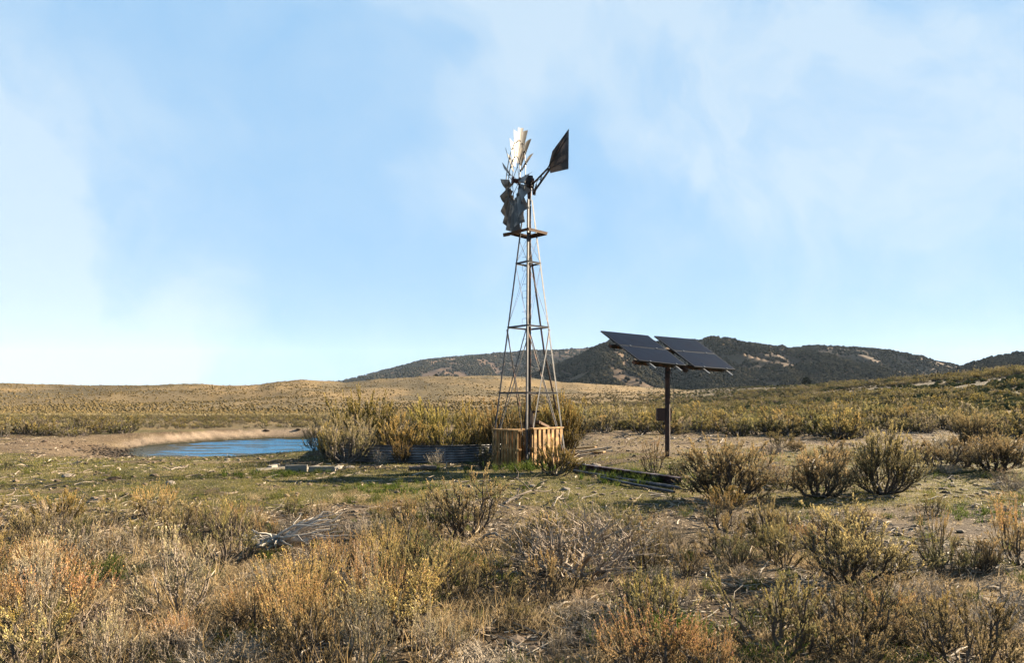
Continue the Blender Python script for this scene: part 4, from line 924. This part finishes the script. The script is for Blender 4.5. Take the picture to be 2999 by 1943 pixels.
# ------------------------------------------------------------------ pallets round the tower foot
def pallet(a, b, hgt, label, nb, seed, grp='pallets standing round the tower foot'):
    r = random.Random(seed); a = Vector(a); b = Vector(b); d = (b-a); W = d.length; rz = math.atan2(d.y, d.x)
    t = thing('pallet', label, 'pallet', (a.x, a.y, a.z), rz, grp)
    g = Geo(); x = 0; pitch = W/nb
    for i in range(nb):
        w = pitch*r.uniform(.50, .62); box(g, (i+.5)*pitch, -.052+r.uniform(-.004, .004), hgt/2-.005+r.uniform(-.01, .01), w, .018, hgt-.03, c=np.array((1, 1, 1))*r.uniform(.7, 1.15), jit=.003)
    obj('front_slats', g.mesh('front_slats', M_pallet), t)
    for i, z in enumerate((.06, hgt/2, hgt-.022)):
        g = Geo(); box(g, W/2, 0, z, W, .088 if i < 2 else .15, .038, c=np.array((1, 1, 1))*(1.15 if i == 2 else .9), jit=.002); obj('stringer', g.mesh('stringer', M_pallet), t)
    g = Geo()
    for i in range(5):
        p2 = W/5; box(g, (i+.5)*p2, .056, hgt/2-.01, p2*.55, .018, hgt-.06, c=np.array((1, 1, 1))*r.uniform(.7, 1.1), jit=.003)
    obj('back_slats', g.mesh('back_slats', M_pallet), t)
def pp(px, D): p = at(px, D); return (p.x, p.y, p.z-.04)
pallet(pp(1446, 18.25), pp(1524, 17.25), 1.0, 'shipping pallet standing on edge left of the near tower leg', 9, 3)
pallet(pp(1556, 17.5), pp(1645, 18.45), 1.05, 'brightly lit orange pallet standing on edge right of the near tower leg', 7, 4)
pallet(pp(1560, 19.5), pp(1470, 18.85), .95, 'shaded pallet closing the back left of the tower foot', 8, 5)
pallet(pp(1640, 18.75), pp(1580, 19.6), .95, 'shaded pallet closing the back right of the tower foot', 8, 6)
g = Geo(); p0, p1 = at(1572, 18.4, py=1238), at(1602, 18.9, py=1252); beam(g, p0, p1, .16, .05); beam(g, at(1574, 18.55, py=1235), at(1604, 19.1, py=1250), .10, .04)
tag(obj('weathered_board', g.mesh('weathered_board', M_brownwood)), 'short brown board laid across the top of the tower foot pallets', 'board')

# ------------------------------------------------------------------ tank
g = Geo(); nA, nZ = 200, 64; th = np.linspace(0, 2*math.pi, nA+1); TH = .50; tz = Hs(TX, TY-TR)-.06
zz = np.linspace(0, TH, nZ); AA, ZZ = np.meshgrid(th, zz, indexing='ij')
dent = .05*(fbm(AA*2.2, ZZ*0+1, 111, 3)-.5)
RR = TR+dent+.016*np.sin(ZZ/.068*2*math.pi); Xt = RR*np.cos(AA); Yt = RR*np.sin(AA)
Zt = ZZ+.04*np.sin(AA*1.5+1)*ZZ/TH
i = np.arange(nA)[:, None]; j = np.arange(nZ-1)[None]
f = np.stack([i*nZ+j, (i+1)*nZ+j, (i+1)*nZ+j+1, i*nZ+j+1], -1).reshape(-1, 4)
V = np.stack([Xt, Yt, Zt], -1).reshape(-1, 3); g.add(V, f); g.add(V*np.array((.9988, .9988, 1)), f[:, ::-1])
tank = thing('stock_tank', 'low round corrugated metal tank overgrown with golden bushes', 'tank', (TX, TY, tz))
obj('corrugated_wall', g.mesh('corrugated_wall', M_tank, True), tank)
g = Geo(); P = [(TR*math.cos(a)*1.003, TR*math.sin(a)*1.003, TH+.04*math.sin(a*1.5+1)) for a in th]; tube(g, P, .012, 6); obj('top_rim', g.mesh('top_rim', M_galv), tank)
g = Geo()
for a in (-2.25, -1.25, -.55):
    P = [((TR+.012)*math.cos(a+.004), (TR+.012)*math.sin(a+.004), 0), ((TR+.012)*math.cos(a+.004), (TR+.012)*math.sin(a+.004), TH)]; beam(g, P[0], P[1], .05, .012, up=(math.cos(a), math.sin(a), 0))
obj('seam_strip', g.mesh('seam_strip', M_tank), tank)

# ------------------------------------------------------------------ solar array
PX, PD = 1955, 17.6
pb0 = at(PX, PD); sa = thing('solar_array', 'pole mounted solar array of four dark tilted panels', 'solar panels', tuple(pb0))
def sl(px, py, D): p = at(px, D*.88, py=py); return np.array(p)-np.array(pb0)
quads = [(sl(1760, 969, 20.1), sl(1898, 983, 21.15), sl(2010, 1071, 19.8), sl(1873, 1056, 18.75)), (sl(1917, 984, 21.35), sl(2036, 994, 22.55), sl(2154, 1083, 21.2), sl(2035, 1074, 20.0))]
NRM = []
for A, B, C, D_ in quads:
    S1 = D_-A; W1 = B-A; n_ = np.cross(W1, S1); n_ = unit(n_); n_ = n_ if n_[2] > 0 else -n_; NRM.append(n_)
    for h0, h1 in ((0.0, .494), (.506, 1.0)):
        P = lambda u, v: (A*(1-u)+B*u)*(1-v)+(D_*(1-u)+C*u)*v
        q4 = [P(0, h0), P(1, h0), P(1, h1), P(0, h1)]
        g = Geo(); V = q4+[p-n_*.038 for p in q4]; g.add(V, [(3, 2, 1, 0), (4, 5, 6, 7), (0, 1, 5, 4), (1, 2, 6, 5), (2, 3, 7, 6), (3, 0, 4, 7)])
        pn_ = obj('solar_panel', g.mesh('solar_panel', M_black), sa)
        e = .012; gq = [P(e, h0+e*.9), P(1-e, h0+e*.9), P(1-e, h1-e*.9), P(e, h1-e*.9)]
        g = Geo(); g.add([p+n_*.003 for p in gq], [(3, 2, 1, 0)], [(0, 0, 0), (1, 0, 0), (1, 1, 0), (0, 1, 0)]); obj('glass', g.mesh('glass', M_solar), pn_)
    for u in (.22, .78) if True else ():
        a = P(u, -.01)-n_*.065; b = P(u, 1.15)-n_*.065; g = Geo(); beam(g, a, b, .05, .05, up=n_); obj('rail', g.mesh('rail', M_galv2), sa)
        for v in (.5, 1.0):
            c_ = P(u, v)+n_*.008; g = Geo(); Rm = np.stack([unit(W1), unit(np.cross(n_, unit(W1))), n_], 1); box(g, *c_, .045, .04, .02, R=Rm); obj('clamp', g.mesh('clamp', M_galv2), sa)
A, B, C, D_ = quads[0]; A2, B2, C2, D2 = quads[1]; n_ = NRM[0]
for v in (.38, .90):
    a = A*(1-v)+D_*v; b = B2*(1-v)+C2*v; dd = unit(b-a); g = Geo(); beam(g, a-n_*.14-dd*(.0 if v > .5 else .12), b-n_*.14-dd*.25, .08, .08, up=n_); obj('cross_beam', g.mesh('cross_beam', M_iron), sa)
topc = (A+B2+C2+D_)/4-n_*.2
for s_ in (0, 1):
    v = (.38, .90)[s_]; a = (A*(1-v)+D_*v+B2*(1-v)+C2*v)/2-n_*.19; 
    if s_ == 0: pa = a
    else: pbm = a
g = Geo(); beam(g, pa-(pbm-pa)*.2, pbm+(pbm-pa)*.15, .10, .10, up=n_); obj('strongback', g.mesh('strongback', M_rust), sa)
g = Geo(); zt = CAMH+(YH-1090)/F*PD-pb0.z
tube(g, [(0, 0, -.2), (0, 0, zt+.25)], .066, 14, cap=True); obj('pole', g.mesh('pole', M_rust), sa)
g = Geo(); tube(g, [(0, 0, zt-.05), (0, 0, zt+.20)], .078, 14, cap=True); obj('pole_cap', g.mesh('pole_cap', M_iron), sa)
bz = CAMH+(YH-1215)/F*PD-pb0.z
bx = Geo(); box(bx, -.17, .03, bz, .21, .15, .33, c=(1.25, 1.2, 1.2)); ob = obj('control_box', bx.mesh('control_box', M_rust), sa)
g = Geo(); box(g, -.17, -.048, bz, .17, .006, .29, c=(1.5, 1.3, 1.2)); obj('box_door', g.mesh('box_door', M_rust), ob)
g = Geo(); box(g, .045, .08, bz, .16, .03, .34, c=(1.5, 1.3, 1.3)); obj('backing_board', g.mesh('backing_board', M_rust), sa)
g = Geo(); tube(g, [(.06, -.03, zt+.1), (.13, -.03, zt-.25), (.16, -.03, zt-.6), (.13, -.03, zt-.95), (.075, -.05, zt-1.15), (.07, -.04, bz)], .007, 5); obj('cable', g.mesh('cable', M_black), sa)

# ------------------------------------------------------------------ beams, boards, logs, driftwood, rocks
def lying(px0, py0, px1, py1, w, h, lift=0.0):
    a, b = foot(px0, py0), foot(px1, py1); a.z += h/2+lift; b.z += h/2+lift; return np.array(a), np.array(b)
a, b = lying(1665, 1374, 1995, 1424, .2, .16); g = Geo(); u_ = np.array((0, 0, 1.0))
beam(g, a+(0, 0, .075), b+(0, 0, .075), .14, .014); beam(g, a-(0, 0, .06), b-(0, 0, .06), .14, .014); beam(g, a, b, .012, .14)
tag(obj('steel_beam', g.mesh('steel_beam', mat('maroon_steel', (.085, .03, .035), .55, .3, nscale=5, namt=.3, noise_col=(.12, .12, .16), nlo=.5, nhi=.7))), 'long dark maroon steel beam lying on the ground right of the tower', 'beam')
for i, (q0, lb) in enumerate((((1680, 1384, 1990, 1436), 'blue grey pipe lying just in front of the dark steel beam'), ((1760, 1404, 1975, 1448), 'thinner pipe half hidden in grass in front of the blue grey one'))):
    a, b = lying(*q0, .05, .06); g = Geo(); tube(g, [a, (a+b)/2+(0, 0, -.01), b], .035-.008*i, 9, (.55, .62, .75), cap=True); tag(obj('pipe', g.mesh('pipe', M_galv)), lb, 'pipe', 'pipes lying beside the steel beam')
for i, (q0, w, lb, mt) in enumerate((((1672, 1335, 1770, 1327), .12, 'fresh orange board on top of the small lumber pile', M_pallet), ((1690, 1330, 1792, 1314), .10, 'pale board at the back of the small lumber pile', M_plank),
                                ((1680, 1322, 1745, 1316), .12, 'short orange board behind the others of the lumber pile', M_pallet), ((1690, 1338, 1795, 1322), .10, 'pale plank at the front of the small lumber pile', M_plank))):
    a, b = lying(*q0, w, .04, .02*(i % 3)); g = Geo(); beam(g, a, b, w, .04, c=(1.3, 1.25, 1.2)); tag(obj('board', g.mesh('board', mt)), lb, 'board', 'lumber pile right of the tower')
for i, (q0, w, h, lb) in enumerate((((752, 1381, 850, 1373), .10, .05, 'long pale plank at the left end of the plank row by the pond'), ((836, 1384, 900, 1383), .10, .16, 'squared timber in the middle of the plank row by the pond'),
                                ((904, 1384, 980, 1383), .10, .13, 'squared timber at the right of the plank row by the pond'), ((878, 1378, 932, 1369), .12, .04, 'slanting grey plank behind the squared timbers by the pond'),
                                ((925, 1376, 956, 1372), .12, .05, 'short board propped behind the right squared timber'), ((978, 1380, 998, 1370), .14, .05, 'pale plank end at the right tip of the plank row'), ((790, 1376, 815, 1368), .10, .08, 'short broken board behind the long pale plank'))):
    a, b = lying(*q0, w, h); g = Geo(); beam(g, a, b, w, h); tag(obj('plank', g.mesh('plank', M_plank)), lb, 'plank', 'weathered planks by the pond')
g = Geo(); a, b = lying(1196, 1380, 1278, 1380, .1, .12); P = jpoly(np.random.RandomState(2), a, b, 8, (0, 0, .01), .008); tube(g, P, .065, 9, (.30, .22, .17), cap=True)
tag(obj('log', g.mesh('log', M_dead)), 'thick dark log lying in front of the corrugated tank', 'log')
def branch(q0, rad_, label, seed, c=(.48, .40, .31), name='fallen_branch', group='bleached branches lying about', forks=3, arch=.03):
    rad_ *= .62; r = np.random.RandomState(seed); a, b = lying(*q0, 0, rad_*2); g = Geo(); Ln = np.linalg.norm(b-a)
    P = jpoly(r, a, b, 8, (0, 0, arch), Ln*.03); tube(g, P, np.linspace(rad_, rad_*.4, 8), 6, c, cap=True)
    for k in range(forks):
        s = P[r.randint(2, 7)]; d = unit((b-a)/Ln+r.normal(0, .6, 3)*np.array((1, 1, .5))); e = s+d*Ln*r.uniform(.15, .4); e[2] = max(e[2], s[2]-rad_)
        tube(g, jpoly(r, s, e, 5, (0, 0, 0), Ln*.02), np.linspace(rad_*.6, rad_*.2, 5), 5, np.array(c)*r.uniform(.8, 1.15))
    tag(obj(name, g.mesh(name, M_dead, True)), label, 'branch', group)
branch((1000, 1372, 1130, 1376), .035, 'twisted dead branch in front of the left half of the tank', 1)
branch((1285, 1376, 1330, 1366), .03, 'pale split branch at the right end of the dark log', 2)
branch((1000, 1400, 1080, 1392), .022, 'pale forked stick on the grass below the tank', 3)
branch((1150, 1375, 1195, 1378), .02, 'thin stick leading to the left end of the dark log', 4, forks=1)
branch((1620, 1487, 1680, 1452), .022, 'curved pale branch on the grass below the steel beam', 5, forks=2)
branch((1480, 1480, 1615, 1440), .03, 'dark forked branch lying behind the half dead sagebrush', 6, c=(.24, .18, .14), forks=5)
branch((2700, 1470, 2790, 1462), .022, 'pale stick on the grass below the sagebrush near the right edge', 7)
branch((2330, 1462, 2470, 1478), .02, 'long dark stick below the dark woody sagebrush', 8, c=(.2, .15, .12), forks=1)
branch((2225, 1675, 2275, 1655), .018, 'pale stick on bare dirt left of the open forked sagebrush', 9, forks=0)
branch((1390, 1592, 1500, 1610), .03, 'arched pale root between the yellow spray and the half dead sagebrush', 10, arch=.12, forks=5, c=(.6, .5, .4))
branch((1700, 1770, 1600, 1800), .018, 'thin pale stick below the half dead sagebrush', 11)
branch((1945, 1340, 1885, 1350), .03, 'dark driftwood left of the solar pole foot', 12, c=(.25, .15, .1))
branch((2000, 1338, 2035, 1340), .03, 'short pale curled branch just right of the solar pole foot', 13)
branch((1700, 1375, 1690, 1340), .02, 'bent stick standing at the left end of the steel beam', 14, c=(.5, .4, .28), forks=1, arch=.1)
branch((1480, 1285, 1430, 1345), .02, 'bare pale limb leaning beside the left tower leg', 15, forks=4, arch=.35)
branch((2880, 1400, 2999, 1425), .03, 'dark fallen limb near the right edge', 16, c=(.22, .17, .14), forks=4)
branch((2330, 1370, 2440, 1355), .03, 'bleached limb on the dirt behind the dark woody sagebrush', 17)
branch((500, 1380, 540, 1374), .03, 'pale driftwood on the grass in front of the pond', 18)
branch((640, 1690, 850, 1700), .012, 'long thin pale stem across the brush left of the driftwood', 19, forks=2)
# driftwood fan
p0 = foot(650*DS, 1288*DS); r = np.random.RandomState(9); g = Geo()
for i in range(46):
    az = r.normal(.10, .42); ln = r.uniform(.3, .62); s = np.array((r.normal(0, .05), r.normal(0, .06), .05+.05*r.rand())); e = s+np.array((math.cos(az)*ln, math.sin(az)*ln*.9, r.uniform(.0, .22)))
    tube(g, jpoly(r, s, e, 7, (0, 0, r.uniform(-.01, .05)), .010), np.linspace(r.uniform(.008, .022), .003, 7), 5, np.array((1.15, 1.02, .88))*r.uniform(.6, 1.15))
for i in range(26):
    az = math.pi+r.normal(0, .8); ln = r.uniform(.15, .42); s = np.array((r.normal(0, .05), r.normal(0, .05), .05)); e = s+np.array((math.cos(az)*ln, math.sin(az)*ln, r.uniform(-.04, .12)))
    tube(g, jpoly(r, s, e, 7, (0, 0, r.uniform(-.02, .08)), .014), np.linspace(r.uniform(.008, .02), .003, 7), 5, np.array((1.0, .9, .78))*r.uniform(.55, 1.15))
tube(g, jpoly(r, (-.10, -.03, .06), (.30, -.04, .08), 7, (0, 0, .04), .01), np.linspace(.035, .02, 7), 8, (1.2, 1.08, .94))
dw = obj('driftwood', g.mesh('driftwood', M_dead, True), None, (p0.x, p0.y, p0.z+.04)); dw.scale = (1.15, 1.15, 1.3)
tag(dw, 'silvery dead sagebrush trunk split into long fanned strands, left foreground', 'driftwood')
def rock(px, py, s, label, seed, c=(1, 1, 1)):
    p = foot(px, py); r = np.random.RandomState(seed); bm = bpy_ico; import bmesh
    b = bmesh.new(); bmesh.ops.create_icosphere(b, subdivisions=3, radius=1)
    for v in b.verts:
        n = float(fbm(np.array(v.co.x*1.6+seed*3), np.array(v.co.y*1.6+v.co.z*2.1), seed, 3)); v.co *= .7+.7*n
    me = bpy.data.meshes.new('rock'); b.to_mesh(me); b.free(); a = me.color_attributes.new('Col', 'FLOAT_COLOR', 'POINT'); a.data.foreach_set('color', np.tile((*(np.array(c)*ALB*1.2), 1), (len(me.vertices), 1)).astype(np.float32).ravel()); me.materials.append(M_rock)
    o = tag(obj('rock', me, None, (p.x, p.y, p.z+s*.15)), label, 'rock', 'loose rocks on the grass'); o.scale = (s*1.3, s, s*.6); o.rotation_euler[2] = seed
for a in ((200, 1399, .10, 'pale flat rock on the grass at the far left', 1), (500, 1420, .09, 'pale rock in the middle of the left grass', 2), (452, 1396, .07, 'brown stone standing beside the grass tufts left of centre', 3, (.5, .42, .35)),
          (335, 1407, .09, 'dark clod of turf in the left grass', 4, (.22, .15, .1)), (665, 1349, .07, 'pale rock on the near shore of the pond', 5), (700, 1350, .05, 'small stone right of the pale shore rock', 6),
          (1745, 1368, .10, 'pale rock behind the left end of the steel beam', 7), (1558, 1428, .07, 'white stone on the grass in front of the tower', 8), (1655, 1438, .08, 'pale rock left of the curved branch', 9), (1025, 1372, .08, 'grey block at the foot of the tank wall', 10, (.7, .72, .78)),
          (130, 1296, .10, 'dark clod on the bare slope left of the pond', 11, (.25, .18, .13)), (2040, 1632, .09, 'dark earth clod on the dirt, right foreground', 12, (.25, .17, .12)), (780, 1266, .14, 'dark clod on top of the far pond bank', 13, (.2, .15, .1)), (875, 1263, .13, 'dark clod on the far bank beside the pond bush', 14, (.2, .15, .1))): rock(*a)

# ------------------------------------------------------------------ haze
hm = bpy.data.materials.new('haze'); hm.use_nodes = True; N, L, M = new_nodes(hm.node_tree)
v_ = N('ShaderNodeVolumePrincipled'); v_.inputs['Color'].default_value = (.62, .78, 1, 1); v_.inputs['Density'].default_value = 3e-5; v_.inputs['Anisotropy'].default_value = 0
o_ = N('ShaderNodeOutputMaterial'); L(v_.outputs[0], o_.inputs['Volume'])
g = Geo(); box(g, 0, 0, 250, 19000, 19000, 900); tag(obj('haze', g.mesh('haze', hm)), 'thin blue air over the range', kind='stuff')
